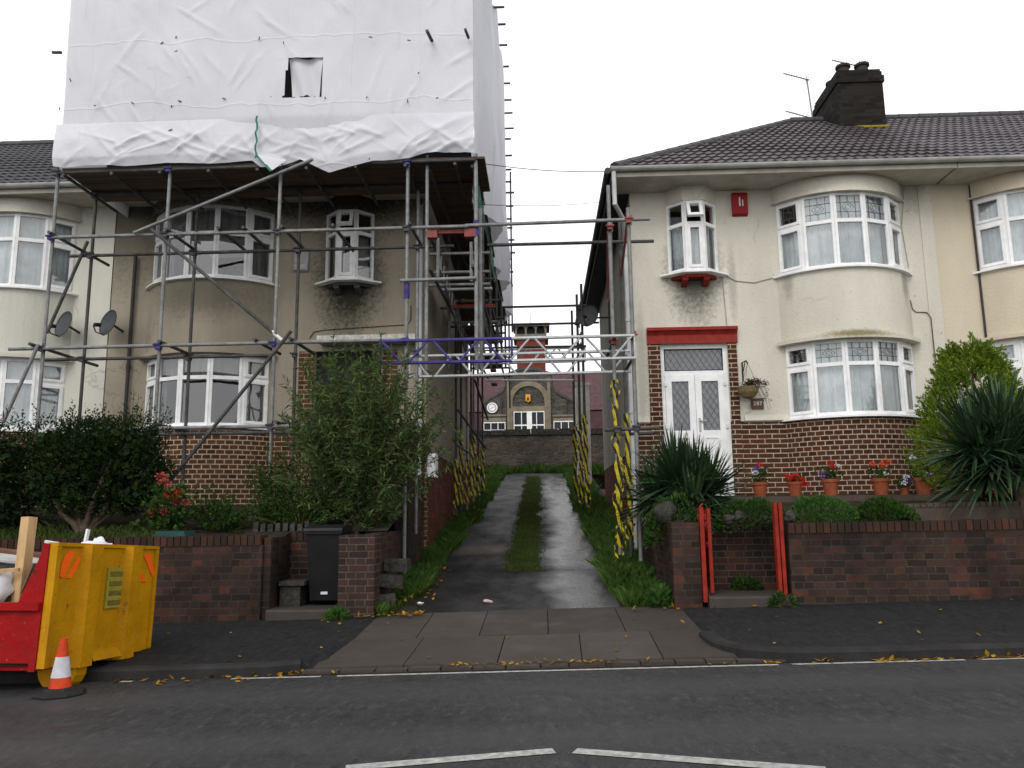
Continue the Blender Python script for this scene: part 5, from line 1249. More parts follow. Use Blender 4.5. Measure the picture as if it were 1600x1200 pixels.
def boxhedge(label,x0,x1,y0,y1,z0,z1,n,root,trunks,group=None,seed=1):
    n=int(n*1.5)
    random.seed(seed); t=thing('clipped_hedge',label,'hedge',root,group); b=MB()
    cx,cy,cz=(x0+x1)/2,(y0+y1)/2,(z0+z1)/2; hx,hy,hz=(x1-x0)/2,(y1-y0)/2,(z1-z0)/2
    for _ in range(n):
        d=rdir(); k=(abs(d.x)**6+abs(d.y)**6+abs(d.z)**6)**(-1/6)
        c=V(cx+d.x*k*hx,cy+d.y*k*hy,cz+d.z*k*hz); q=noise.noise(c*1.6); c-=V(d.x*k*hx,d.y*k*hy,d.z*k*hz)*(.14*(q+.45)+random.random()**2*.25)
        if q<-.38: continue
        for _ in range(9): b.leaf(c+rdir()*.06,d+V(0,0,.35)+rdir()*.8,random.uniform(.026,.045),random.uniform(.013,.021))
    for _ in range(70):                                              # young shoots above the clipped face
        x=random.uniform(x0+.1,x1-.1); y=random.uniform(y0,y1); h=random.uniform(.05,.22); p=V(x,y,z1-.03); 
        for k in range(7): b.leaf(p+V(0,0,h*k/6),rdir()+V(0,0,.8),.05,.02)
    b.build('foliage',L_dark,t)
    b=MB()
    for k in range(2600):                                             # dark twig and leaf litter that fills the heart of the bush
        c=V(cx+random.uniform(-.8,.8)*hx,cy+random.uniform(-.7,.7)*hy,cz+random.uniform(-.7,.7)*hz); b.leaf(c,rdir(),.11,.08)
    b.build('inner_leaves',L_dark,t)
    b=MB()
    for pts,r in trunks: b.path(pts,r,7)
    b.build('trunk',m_bark,t,smooth=True); return t
hz=EYE-.25; tx=X(132,830,10.1)
tr=[([V(tx+.02*k,10.1,hz-.1),V(tx+.03*k,10.1,hz+.06),V(tx+.12*k,10.05+.05*j,hz+.22),V(tx+.26*k,10.0+.15*j,hz+.34),V(tx+.4*k,10.0+.2*j,hz+.6),V(tx+.6*k,10.1+.2*j,hz+1.0)],[.06,.055,.042,.034,.028,.018]) for k,j in ((-1,0),(1,.2),(-.55,1),(.6,-.6),(-1.15,.6),(1.3,.8),(.1,.7))]
boxhedge('broad dark clipped bush on pale forking trunks above the yellow skip',X(52,700,10.1),X(250,700,10.1),9.62,10.75,EYE+.04,EYE+1.30,1500,(tx,10.1,hz),tr,seed=4)
tx2=X(-10,830,10.2)
boxhedge('dark clipped hedge reaching the ground at the left edge of the photo',-8.6,X(62,700,10.1),9.6,10.8,EYE-.25,EYE+1.25,1700,(tx2,10.2,hz),[([V(tx2,10.2,hz),V(tx2+.1,10.2,hz+.6),V(tx2-.2,10.3,hz+1.1)],[.05,.04,.02])],seed=8)
def bush(name,label,root,cz,rx,ry,rz,stems,lpl,L,w,lm,cat='bush',droop=.35,seed=1,start=.3,arch=.5,below=.25):
    random.seed(seed); t=thing(name,label,cat,root); b=MB(); s=MB(); root=V(*root)
    for k in range(stems):
        d=rdir(); d.z=abs(d.z)*(1 if random.random()>below else -.7)
        e=V(root.x+d.x*rx,root.y+d.y*ry,root.z+cz+d.z*rz)*1
        e=V(root.x,root.y,root.z+cz)+(e-V(root.x,root.y,root.z+cz))*random.uniform(.5,1.2)
        m=root.lerp(e,.5)+V(0,0,arch*(e-root).length*.25); pts=[]
        for i in range(9):
            f=i/8; pts.append(root*(1-f)**2+m*(2*f*(1-f))+e*f*f)
        s.path(pts,[.011*(1-.8*i/8) for i in range(9)],4,cap=False)
        for j in range(lpl):
            f=start+(1-start)*random.random()**.8; i=min(7,int(f*8)); p=pts[i].lerp(pts[i+1],f*8-i); tn=(pts[i+1]-pts[i]).normalized()
            dd=tn*.5+rdir()*.75+V(0,0,-droop); b.leaf(p+rdir()*.02,dd,L*random.uniform(.6,1.25),w*random.uniform(.7,1.2))
    b.build('foliage',lm,t); s.build('stem',m_stem,t); return t
bx_,bz=X(565,810,10.35),EYE-.22
bush('flowering_shrub','tall loose bush with narrow grey green leaves hiding the brown house door',(bx_,10.35,bz),1.25,1.14,.80,1.26,270,74,.115,.022,L_bud,seed=13,start=.25)
bush('shrub','small leafy shrub against the brown bricks left of the tall bush',(X(425,800,10.6),10.6,EYE-.18),.55,.42,.4,.6,60,45,.055,.022,L_mid,seed=14)
bush('shrub','low green shrub behind the wall between the hedge and the tall bush',(X(345,815,10.2),10.2,EYE-.22),.22,.62,.4,.34,60,60,.05,.02,L_mid,seed=15)
bush('shrub','low spreading greenery beneath the tall bush beside the lane',(X(470,815,10.25),10.25,EYE-.22),.26,.65,.35,.40,70,60,.05,.022,L_mid,seed=16)
bush('shrub','bushy undergrowth at the corner under the tall bush',(X(585,800,10.3),10.3,EYE-.2),.3,.42,.4,.42,50,55,.06,.018,L_bud,seed=17)
bush('shrub','thin upright shrub with red brown twigs by the dark drainpipe',(X(205,700,12.4),12.4,EYE+.05),1.05,.30,.2,1.1,26,16,.07,.018,L_mid,seed=19,droop=.1,start=.4,below=0)
# red hydrangea by the hedge
random.seed(41); hx_,hy_=X(262,815,9.95),9.95
t=thing('hydrangea','hydrangea with fading red flower heads beside the clipped bush','shrub',(hx_,hy_,EYE-.22)); b=MB()
for k in range(130): clump(b,V(hx_+random.gauss(0,.16),hy_+random.gauss(0,.15),EYE+.02+random.uniform(-.15,.38)),.06,6,.08,.045)
b.build('foliage',L_mid,t)
for px,py,r,mm in ((258,756,.075,F_dry),(268,772,.08,F_red),(280,770,.06,F_red),(252,745,.06,F_dry),(240,800,.06,F_dry),(257,799,.045,F_dry),(275,783,.045,F_dry),(290,785,.035,F_dry)):
    p=at(px,py,9.85); b=MB(); clump(b,p,r,70,.032,.03); b.build('flower_head',mm,t)
tag_=None
p=at(268,830,9.6); b=MB(); b.prism([(p.x-.2,9.55,EYE-.22),(p.x+.2,9.55,EYE-.22),(p.x+.17,9.55,EYE-.145),(p.x-.17,9.55,EYE-.14)],(0,.3,0)); tag(b.build('planter',pm('teal_plastic',(.02,.06,.065),.5,0,.2,6)),'teal plastic trough on the soil behind the brick wall','planter')
# yuccas
def yucca(label,root,heads,L,n,seed,trunk=None,w=.034):
    random.seed(seed); t=thing('yucca',label,'yucca',root); b=MB()
    for hc,sc in heads:
        hc=V(*hc)
        for k in range(n):
            el=random.uniform(-.45,1.45); az=random.uniform(0,2*PI); d=V(math.cos(az)*math.cos(el),math.sin(az)*math.cos(el),math.sin(el)); l=L*sc*random.uniform(.75,1.12)
            sd=d.cross(V(0,0,1)); sd=(sd.normalized() if sd.length>.01 else V(1,0,0)); sd=(sd+V(0,0,random.uniform(-.5,.5))).normalized(); ww=w*random.uniform(.75,1.1)
            dr=.24*l*(1-max(0,math.sin(el)))*random.uniform(.2,1.3); P=[]
            for f,wf in ((0.04,.5),(.35,1),(.7,.7),(1,.03)):
                c=hc+d*(l*f)-V(0,0,dr*f*f); nn=d.cross(sd).normalized(); P+=[c+sd*ww*wf*.5+nn*ww*.18*wf,c-nn*0.0,c-sd*ww*wf*.5+nn*ww*.18*wf]
            fs=[]
            for i in range(3):
                for s_ in (0,1): fs.append((3*i+s_,3*i+s_+1,3*i+s_+4,3*i+s_+3))
            b.add(P,fs)
    b.build('blades',L_yuc,t)
    if trunk:
        k=MB()
        for pts,r in trunk: k.path(pts,r,8)
        k.build('trunk',m_bark,t,smooth=True)
    return t
p=at(1068,765,10.6); yucca('spiky dark green yucca beside the white front door',(p.x,10.6,EYE-.1),[((p.x-.10,10.55,EYE+.38),1.0),((p.x+.30,10.6,EYE+.22),.95),((p.x-.34,10.7,EYE+.14),.9),((p.x+.05,10.3,EYE+.02),.85),((p.x+.12,10.5,EYE+.30),.95)],.76,190,51,None,.046)
p=at(1528,700,10.0); q=at(1590,790,10.0); yucca('tall yucca with a bare trunk at the right edge of the photo',(q.x,10.0,EYE-.1),[((p.x-.02,10.0,EYE+.72),1.0),((p.x+.32,10.05,EYE+.86),1.0),((p.x+.10,9.95,EYE+.44),.95),((p.x+.55,10.0,EYE+.6),.95),((p.x+.25,9.9,EYE+.65),.9)],.84,200,52,[([V(q.x+.1,10.0,EYE-.3),V(q.x+.08,10,EYE+.2),V(p.x+.25,10,EYE+.5),V(p.x+.2,10.0,EYE+.75)],[.12,.10,.08,.06]),([V(q.x+.1,10.0,EYE+.1),V(q.x+.3,10,EYE+.8)],[.08,.05])],.052)
# golden conifer
def conifer(label,root,top,rx,seed):
    random.seed(seed); t=thing('golden_conifer',label,'conifer',root); b=MB(); root=V(*root); H=top-root.z; s=MB()
    s.path([root,root+V(0,0,H*.5),root+V(.02,0,H*.92)],[.06,.04,.01],7)
    for k in range(1100):
        f=random.random()**.85; z=root.z+.12+f*(H-.1); prof=rx*min(1,(1.10-f)*1.35)**.7*(1+.22*noise.noise((f*5,k*.37,seed)))
        az=random.uniform(0,2*PI); r=prof*random.uniform(.55,1.0); c=V(root.x+math.cos(az)*r,root.y+math.sin(az)*r,z); out=V(math.cos(az),math.sin(az),1.0).normalized(); Ls=random.uniform(.11,.24)
        for j in range(36):
            g=random.random(); q=c+out*Ls*g; wv=rdir(); b.leaf(q+wv*.022*(1.1-g),out*1.1+wv*.75,random.uniform(.045,.075)*(1.15-.5*g),.017)
    for (dx,h) in ((0,.12),(-.1,-.02),(.12,-.06),(-.42,-.28),(.38,-.20),(-.62,-.50),(.6,-.45),(-.25,-.15),(.26,-.1),(.75,-.75),(-.78,-.8)):
        c=root+V(dx*rx,-.1,H+h-.22)
        for j in range(120):
            g=random.random(); wv=rdir(); b.leaf(c+V(0,0,.34*g)+V(wv.x,wv.y,0)*.085*(1.05-g),V(wv.x*.5,wv.y*.5,.9),.07,.024)
    b.build('foliage',L_con,t); s.build('trunk',m_bark,t); return t
p=at(1520,760,11.3); conifer('bright yellow green conifer between the cream house and the tall yucca',(p.x+.14,11.3,EYE+.1),Z(1518,552,11.3),.80,61)
# mounds and front-of-border plants
def mound(name,label,px0,px1,pyt,Y,zb,lm,n,seed,cat='plant',L=.03,w=.013,dep=.3):
    random.seed(seed); xa,xb=X(px0,800,Y),X(px1,800,Y); zt2=Z((px0+px1)/2,pyt,Y); t=thing(name,label,cat,((xa+xb)/2,Y,zb)); b=MB()
    for _ in range(n):
        d=rdir(); d.z=abs(d.z); c=V((xa+xb)/2+d.x*(xb-xa)/2,Y+d.y*dep,zb+d.z*(zt2-zb)*(1+.22*noise.noise((d.x*3,d.y*3,seed))))
        if noise.noise(c*5)<-.4: continue
        c-=V(0,0,random.random()**2*.07); b.leaf(c,d+V(0,0,.4)+rdir()*.7,L*random.uniform(.7,1.4),w)
    b.build('foliage',lm,t); b=MB()
    for k in range(40): a=rdir(); b.path([V((xa+xb)/2,Y,zb),V((xa+xb)/2+a.x*(xb-xa)*.4,Y+a.y*dep*.8,zb+abs(a.z)*(zt2-zb)*.8)],.005,3,cap=False)
    b.build('stem',m_stem,t); return t
mound('groundcover_plant','bright green cushion plant spilling behind the wall coping',1222,1345,777,9.75,EYE-.20,L_moss,9000,71)
mound('groundcover_plant','darker leafy cushion plant right of the bright green cushion',1326,1432,783,9.75,EYE-.20,L_mid,4200,72,L=.045,w=.02)
mound('trailing_plant','small leaved plant trailing over the rocks behind the open gate',1120,1232,783,9.85,EYE-.18,L_mid,2600,73,L=.045,w=.022)
mound('trailing_plant','ivy trailing over the wall corner beside the scaffold tower',1008,1100,778,9.80,EYE-.35,L_mid,2000,74,L=.05,w=.028)
mound('bedding_plant','dark bedding plant with red flowers at the foot of the tall yucca',1535,1585,768,10.3,EYE-.05,L_mid,900,75,L=.05,w=.02)
tb=[o for o in bpy.data.objects if o.name.startswith('bedding_plant')][0]
for px,py in ((1556,770),(1561,766),(1568,772)):
    b=MB(); clump(b,at(px,py,10.02),.03,30,.028,.026); b.build('flower',F_red,tb)
mound('weed','clump of weeds sprouting at the foot of the pavement beside the pier',515,545,955,9.12,zpav(-2.3,9.1),L_moss,500,76,'weeds',.06,.02,.08)
mound('weed','weeds at the foot of the red gate post on the right',1195,1232,928,9.1,zpav(2.6,9.1),L_mid,400,77,'weeds',.05,.018,.06)
mound('weed','weedy tuft growing out of the step by the gate',1140,1180,905,9.92,zpav(2.3,9.4)+.10,L_mid,500,78,'weeds',.06,.02,.1)
mound('weed','leafy weeds at the end of the right verge by the wall',1010,1050,920,9.45,zpav(1.4,9.4),L_moss,800,79,'weeds',.07,.025,.15)
# flower pots
def pot(label,px,py,Y,h,r,fl,seed,leaf=L_mid,tall=.2):
    random.seed(seed); p=at(px,py,Y); p=V(p.x,Y,EYE+.216); t=thing('flower_pot',label,'flower pot',p,'flower pots along the bay'); b=MB(); b.lathe(p,[(r*.70,0),(r*.95,h*.80),(r*1.06,h*.80),(r*1.08,h),(r*.95,h),(r*.9,h*.85)],18); b.build('pot',m_terra,t,smooth=False)
    b=MB()
    for k in range(34): clump(b,p+V(random.gauss(0,r*.55),random.gauss(0,r*.5),h+random.uniform(0,tall*.7)),.035,5,.045,.03)
    for k in range(9): b.path([p+V(0,0,h*.8),p+V(random.gauss(0,r*.7),random.gauss(0,r*.5),h+random.uniform(.05,tall))],.004,3)
    b.build('foliage',leaf,t)
    for (dx,dz,rr,mm) in fl:
        b=MB(); clump(b,p+V(dx,-.06+random.uniform(-.04,.04),h+dz),rr,46,.03,.027); b.build('flower',mm,t)
pot('half hidden flower pot with one red bloom nearest the front door',1188,776,11.55,.20,.11,[(-.07,.13,.032,F_wh),(.0,.24,.035,F_red),(-.05,.20,.028,F_pur)],81,tall=.26)
pot('terracotta pot overflowing with dark red flowers, second from the door',1243,776,11.55,.20,.10,[(-.04,.03,.05,F_red),(.06,.02,.06,F_red),(.13,-.04,.05,F_red),(-.10,.08,.03,F_red),(.0,.08,.04,F_red)],82,tall=.1)
pot('terracotta pot with tall red and violet flowers in the middle of the row',1299,776,11.55,.23,.115,[(-.02,.22,.03,F_red),(.03,.16,.04,F_red),(-.13,.06,.06,F_pur),(-.05,.04,.05,F_pur),(.09,.18,.022,F_wh)],83,tall=.22)
pot('orange terracotta pot with three orange red geranium heads',1378,777,11.55,.23,.12,[(-.11,.20,.038,F_or),(.02,.19,.038,F_or),(.12,.22,.045,F_or),(.04,.06,.02,F_wh)],84,tall=.2)
pot('terracotta pot with white pansies at the right end of the row',1444,777,11.55,.235,.125,[(.0,.04,.035,F_wh),(.02,.02,.03,F_pur),(-.12,.28,.03,F_wh),(.1,.02,.03,F_wh)],85,tall=.14)
pot('small low pot of black and white pansies left of the last pot',1414,777,11.6,.10,.07,[(0,.14,.03,F_wh),(-.03,.06,.028,F_wh),(.05,.1,.02,F_pur)],86,tall=.16)
# hanging basket
random.seed(91); p=at(1168,592,WY-.22); hb=V(p.x,WY-.22,at(1168,605,WY-.2).z)
t=thing('hanging_basket','wicker hanging basket of withered trailing flowers on a black bracket','hanging basket',(hb.x,hb.y,hb.z-.12))
b=MB(); b.lathe(hb,[(.02,-.19),(.09,-.165),(.15,-.09),(.175,0),(.155,0),(.13,-.08)],18); b.build('bowl',pm('coir_basket',(.20,.15,.07),.9,0,.4,30,.6,50),t)
b=MB(); m_dead=leaf_mat('withered_stems',[(0,(.03,.02,.015)),(.6,(.07,.045,.035)),(1,(.10,.06,.06))],.8,.1)
for k in range(60):
    d=rdir(); d.z=abs(d.z)*.7; d.x=d.x+.45; e=hb+d*random.uniform(.1,.26)-V(0,0,.02); b.path([hb,hb.lerp(e,.6)+V(0,0,.06),e],.004,3,cap=False); clump(b,e,.03,7,.035,.016)
for k in range(8):
    e=hb+V(.1+.18*random.random(),-.05,0); b.path([e,e+V(.05,0,-.12),e+V(.06+.05*random.random(),0,-.28*random.random()-.1)],.003,3,cap=False); clump(b,e+V(.07,0,-.2*random.random()-.05),.025,6,.03,.014)
for k in range(6):
    e=hb+V(random.uniform(-.1,.05),-.03,-.12); clump(b,e-V(0,0,random.uniform(.08,.3)),.02,5,.03,.012)
b.build('trailing_plants',m_dead,t)
b=MB(); wz=at(1160,580,WY).z; wx=at(1160,580,WY).x; b.path([(wx,WY-.01,wz-.16),(wx,WY-.01,wz+.14),(wx,WY-.26,wz+.12),(wx+.02,WY-.28,wz+.07)],.012,6); b.path([(wx,WY-.01,wz-.05),(wx,WY-.2,wz+.11)],.008,5)
for k in range(3): a=2*PI*k/3; b.tube((wx+.02,WY-.26,wz+.08),(hb.x+.165*math.cos(a),hb.y+.165*math.sin(a),hb.z),.003,4)
b.build('bracket',m_wire,t)

# ================================================================ the skip and its load
sx=-3.87; sy0,sy1=6.32,7.80; sz=EYE-1.335
SK=thing('skip','yellow and red waste skip with orange stripes at the kerb','skip',(sx,6.9,sz))
zb0,zt0=EYE-1.17,EYE-.235
b=MB()                                                              # end wall: a plate with two folded channels
def EB(y0,y1,z0,z1,d0=0,d1=.05,mi=0,bb=None): (bb or b).box(sx-.05+d0,sx-.05+d1+.0,y0,y1,z0,z1,mi)
EB(sy0,sy1,zb0,zt0,0,.05)
for yc in (sy0+.42,sy1-.46):
    b.prism([(sx,yc-.11,zb0-.03),(sx,yc+.11,zb0-.03),(sx+.085,yc+.075,zb0-.03),(sx+.085,yc-.075,zb0-.03)],(0,0,zt0-zb0+.045))
EB(sy0,sy1,zt0-.0,zt0+.03,-.02,.07); EB(sy0-.004,sy0+.05,zb0,zt0-.002,.05,.07); EB(sy1-.05,sy1,zb0,zt0-.002,.05,.07)
b.prism([(sx+.001,sy0+.54,zb0),(sx+.07,sy0+.54,zb0),(sx+.03,sy0+.54,zb0+.07),(sx+.001,sy0+.54,zb0+.08)],(0,.49,0))
b.build('end_wall',m_yellow,SK)
b=MB(); xb=-7.2
b.box(xb,sx-.051,sy0,sy0+.045,zb0+.04,zb0+.44); b.box(xb,sx-.051,sy1-.045,sy1,zb0+.04,zb0+.44); b.box(xb,sx-.051,sy0+.05,sy1-.05,zb0-.02,zb0+.04); b.box(xb,xb+.05,sy0+.05,sy1-.05,zb0+.04,zt0)
b.box(xb,sx-.06,sy0-.045,sy0+.05,zb0+.44,zb0+.50); b.box(xb,sx-.06,sy1-.05,sy1+.04,zb0+.44,zb0+.50)
for y in (sy0,sy1-.04): b.prism([(sx-.052,y,zb0+.5),(sx-.052,y,zt0+.02),(sx-.09,y,zt0+.02),(sx-.27,y,zb0+.5)],(0,.04,0))
for x in (-4.9,-5.8,-6.7): b.box(x,x+.08,sy0-.035,sy0-.001,zb0+.04,zb0+.44)
b.box(sx-.11,sx-.052,sy0-.012,sy0-.001,zb0-.02,zt0+.02)
b.build('side_wall',m_red,SK)
for yc in (sy0+.42,sy1-.46):
    b=MB(); b.tube((sx-.12,yc-.07,sz+.115),(sx-.12,yc+.07,sz+.115),.17,18); b.build('roller',m_yellow,SK)
    b=MB(); b.tube((xb+.3,yc-.07,sz+.115),(xb+.3,yc+.07,sz+.115),.17,18); b.build('roller',m_yellow,SK)
# reflective chevrons and the notice plate
def strip(b,pts): b.prism([(sx+.003,y,z) for y,z in pts],(.004,0,0))
b=MB(); a0=sy0+.05; zz=zt0
strip(b,[(a0+.03,zz-.24),(a0+.07,zz-.25),(a0+.19,zz-.05),(a0+.18,zz-.03),(a0+.10,zz-.03),(a0+.03,zz-.13)][:6])
strip(b,[(a0+.10,zz-.25),(a0+.17,zz-.25),(a0+.255,zz-.14),(a0+.26,zz-.05)]); b.build('reflector',m_orange,SK)
b=MB(); a1=sy1-.29; strip(b,[(a1+.05,zz-.06),(a1+.16,zz-.04),(a1+.25,zz-.20),(a1+.25,zz-.28)]); strip(b,[(a1+.0,zz-.30),(a1+.05,zz-.22),(a1+.14,zz-.31)]); b.build('reflector',m_orange,SK)
b=MB(); py0,py1=sy0+.70,sy0+1.06; b.box(sx+.002,sx+.016,py0,py1,zz-.52,zz-.17,0)
for k in range(4): 
    z=zz-.205-.082*k; b.box(sx+.016,sx+.018,py0+.03,py1-.03,z-.045,z,1); b.box(sx+.016,sx+.019,py0+.02,py1-.02,z-.062,z-.057,2)
b.build('notice_plate',[pm('olive_plate',(.30,.25,.03),.6,0,.2,14),pm('worn_plate_print',(.15,.125,.025),.7,0,.5,35),pm('plate_rule',(.36,.33,.08),.6)],SK)
SK.rotation_euler=(-math.radians(3.4),0,-.08)
# load: each piece lies on the others
def plank(name,label,a,c,w,th,mat,cat='plank'):
    a=V(*a);c=V(*c); t_=(c-a).normalized(); n_=t_.cross(V(.2,1,.1)).normalized(); u_=t_.cross(n_).normalized(); b=MB(); b.fbox(a,t_,n_,0,(c-a).length,-th/2,th/2,-w/2,w/2,0,u_); return tag(b.build(name,mat),label,cat)
q0,q1=at(26,952,6.70),at(46,808,6.80); plank('timber_post','thick sawn timber post standing up out of the red skip',(q0.x,6.70,q0.z-.35),(q1.x,6.80,q1.z),.09,.085,m_timber,'timber')
q0,q1=at(0,851,7.15),at(78,868,7.15); plank('plank','red brown wooden plank lying across the top of the skip load',(q0.x-.6,7.15,q0.z+.02),(q1.x-.02,7.15,q1.z),.055,.03,m_wood_dark)
q0,q1=at(-5,898,6.55),at(30,890,6.65); plank('plank','short pale batten low in the skip behind the timber post',(q0.x-.5,6.55,q0.z),(q1.x,6.65,q1.z),.035,.03,m_timber)
q0,q1=at(70,846,7.35),at(132,856,7.45); plank('plank','thin white strip resting on the yellow end of the skip',(q0.x,7.35,q0.z),(q1.x,7.45,q1.z),.03,.02,m_white)
q0,q1=at(130,853,7.50),at(138,827,7.55); plank('plank','short white stick poking up behind the yellow skip end',(q0.x,7.50,q0.z-.1),(q1.x,7.55,q1.z),.035,.02,m_white)
q0,q1=at(0,866,6.95),at(76,876,7.05); plank('board','dusty white board sloping across the rubbish in the skip',(q0.x-.4,6.95,q0.z+.02),(q1.x,7.05,q1.z-.02),.22,.02,pm('dusty_board',(.40,.39,.37),.8,0,.2,6),'board')
q0,q1=at(52,905,6.85),at(72,880,6.85); plank('board','brown cardboard sheet inside the red side of the skip',(q0.x,6.85,q0.z-.15),(q1.x,6.85,q1.z),.30,.015,pm('cardboard',(.19,.12,.085),.85,0,.2,5),'board')
def sack(label,p,r,sq,mat,seed):
    random.seed(seed); o=rock(p,r,label,'rubble_sack',sq,mat); o['category']='sack'; return o
m_sack=pm('white_plastic_sack',(.66,.67,.70),.45,0,.1,7,.3,20)
p=at(2,920,6.65); sack('bulging white plastic sack low in the skip beside the timber post',(p.x-.18,6.70,p.z-.02),.27,(1,.8,.7),m_sack,3)
p=at(160,858,7.55); sack('crumpled white sack on top behind the yellow skip end',(p.x,7.3,p.z-.02),.17,(1.5,.8,.55),m_sack,5)
p=at(185,854,7.65); sack('lumpy white bag at the right of the skip load',(p.x-.05,7.4,p.z-.03),.12,(1.1,.9,.85),m_sack,8)
p=at(10,885,7.15); sack('grey plastic sheet heaped in the middle of the skip',(p.x-.2,7.20,p.z-.02),.2,(1.5,.8,.5),pm('grey_film',(.20,.21,.23),.4,0,.3,5),9)
b=MB(); b.box(-7.1,sx-.1,sy0+.06,sy1-.06,zb0+.05,zb0+.28); tag(b.build('rubble',m_soil),'dark rubble filling the bottom of the skip','rubble')
# traffic cone
zc=zroad(-3.8,6.1); p=gz(93,1086,zc); cx_,cy_=p.x,p.y
t=thing('traffic_cone','orange and white traffic cone with a black base beside the skip','traffic cone',(cx_,cy_,zc))
b=MB(); b.lathe((cx_,cy_,zc),[(.185,0),(.19,.012),(.18,.03),(.12,.042),(.10,.06)],8); b.build('base',m_black,t)
b=MB(); b.lathe((cx_,cy_,zc),[(.094,.045),(.082,.05),(.069,.135)],20,0); b.build('cone_skirt',m_coneo,t,smooth=False); b=MB(); b.lathe((cx_,cy_,zc),[(.044,.285),(.030,.39),(.026,.42),(.018,.42)],20,0); b.build('cone_top',m_coneo,t,smooth=False)
b=MB(); b.lathe((cx_,cy_,zc),[(.0705,.135),(.0455,.285)],20,0); b.build('reflective_sleeve',m_conew,t,smooth=False)

# litter and leaves
def crumple(label,p,r,mat,name='litter',cat='litter',sq=(1.2,.8,.4),seed=1):
    random.seed(seed); o=rock(p,r,label,name,sq,mat); o['category']=cat; return o
p=roadpt(366,1046); b=MB(); a=V(p.x-.06,p.y,p.z+.033); c=a+V(.12,.03,.012); b.tube(a,c,.033,12,mi=0); b.tube(a-V(.012,.003,0),a+V(.035,.009,.004),.034,12,mi=1); tag(b.build('drinks_can',[m_white,pm('can_blue',(.02,.05,.30),.4,0,.1)]),'white and blue drinks can lying in the gutter','can')
crumple('scrap of pale pink paper lying on the wet lane',(gz(774,922,zlane(9.9)).x,9.9,zlane(9.9)+.01),.05,pm('pinkish_paper',(.52,.40,.39),.8),seed=2)
for (px,py,lab) in ((668,831,'white paper scrap on the left verge below the downpipe'),(657,925,'small white scrap in the left grass near the pavement'),(1210,1031,'white scrap in the gutter right of the crossing')):
    if py>1000: p=roadpt(px,py)
    else:
        Y=12.0 if py<850 else 9.7; q=at(px,py,Y); p=V(q.x,Y,zlane(Y)+.03)
    crumple(lab,(p.x,p.y,p.z+.012),.035,m_white,seed=int(px))
random.seed(77); b=MB()
def fallen(x,y,z,n=1,s=1):
    for _ in range(n):
        d=V(random.uniform(-1,1),random.uniform(-1,1),random.uniform(-.05,.35)); b.leaf(V(x,y,z+.012),d,random.uniform(.04,.08)*s,random.uniform(.03,.05)*s,V(random.gauss(0,.25),random.gauss(0,.25),1))
for k in range(110): x=random.uniform(-2.35,-1.35); fallen(x,9.25+random.gauss(0,.10),zcross(x,9.25)+.01)
for k in range(60): x=random.uniform(-1.75,-1.30); y=9.5+random.random()*2.2; fallen(x,y,zlane(y)+.06)
for k in range(70): x=random.gauss(-2.45,.25); fallen(x,6.93+random.uniform(-.05,.06),zroad(x,6.93))
for k in range(150): x=random.choice([random.gauss(2.9,.5),random.gauss(3.9,.5),random.uniform(1.3,6)]); fallen(x,6.90+abs(random.gauss(0,.045))-.06,zroad(x,6.9),s=.9)
for k in range(30): x=random.uniform(.8,2.9); fallen(x,9.2+random.gauss(0,.08),zpav(x,9.2))
for k in range(40): x=random.uniform(-5,6); y=random.uniform(7.1,9.2); fallen(x,y,max(zpav(x,y),zcross(x,y)) if (x<-2 or x>1.3) else zcross(x,y),s=.8)
for k in range(25): x=random.uniform(-3.6,-1.6); fallen(x,random.uniform(6.6,6.9),zroad(x,6.8))
for k in range(60): x=random.uniform(-.9,.9); fallen(x,6.98+random.gauss(0,.03),zroad(x,6.98)+.03,s=.8)
kind(b.build('fallen_leaves',L_gold,shift=False),'stuff')

# ================================================================ stone wall and school at the head of the lane
def stonewall_mat(name,sc,a,c,mort,grime=.5):
    t=NT(name); t.set(.9,0,.2)
    m=t.N.new('ShaderNodeVectorMath'); m.operation='MULTIPLY'; m.inputs[1].default_value=(1,1,2.6); t.link(t.pos,m.inputs[0])
    v=t.N.new('ShaderNodeTexVoronoi'); v.inputs['Scale'].default_value=sc; t.link(m.outputs[0],v.inputs['Vector'])
    e=t.N.new('ShaderNodeTexVoronoi'); e.feature='DISTANCE_TO_EDGE'; e.inputs['Scale'].default_value=sc; t.link(m.outputs[0],e.inputs['Vector'])
    bw_=t.N.new('ShaderNodeSeparateColor'); t.link(v.outputs['Color'],bw_.inputs[0])
    col=t.mix(bw_.outputs[0],a,c); col=t.mix(t.rng(e.outputs['Distance'],.07,.02),col,mort); col=t.mix(t.rng(t.noise(.8,5,.65),.42,.68,0,grime),col,(.022,.02,.018)); t.col(col)
    t.bump(t.math('ADD',t.rng(e.outputs['Distance'],0,.12),t.math('MULTIPLY',t.noise(20,4),.4)),.7,.03); return t.m
m_sw=stonewall_mat('rubble_stone_wall',4.6,(.065,.052,.043),(.135,.102,.082),(.14,.12,.10),.5)
m_sch=stonewall_mat('school_stone',3.4,(.045,.042,.038),(.11,.10,.085),(.13,.12,.10),.35)
t=thing('stone_wall','high rough stone wall closing the far end of the lane','wall',(0,29.6,EYE+1.2))
zw=Z(820,671,29.5); b=MB(); b.box(-9,9,29.5,30.0,EYE+.9,zw-.22); b.build('stonework',m_sw,t)
b=MB(); random.seed(6); x=-9
while x<9: L=random.uniform(.35,.6); b.box(x,x+L-.02,29.44,30.05,zw-.21,zw+random.uniform(-.03,.03)); x+=L
b.build('coping',m_stone,t)
SY=46.0
S=thing('school_building','old stone school with a clock, arched doorway and red brick bell tower','school',(-.6,SY,EYE+1.5))
def sp(px,py,dy=0): return at(px,py,SY+dy)
xc=sp(826,640).x
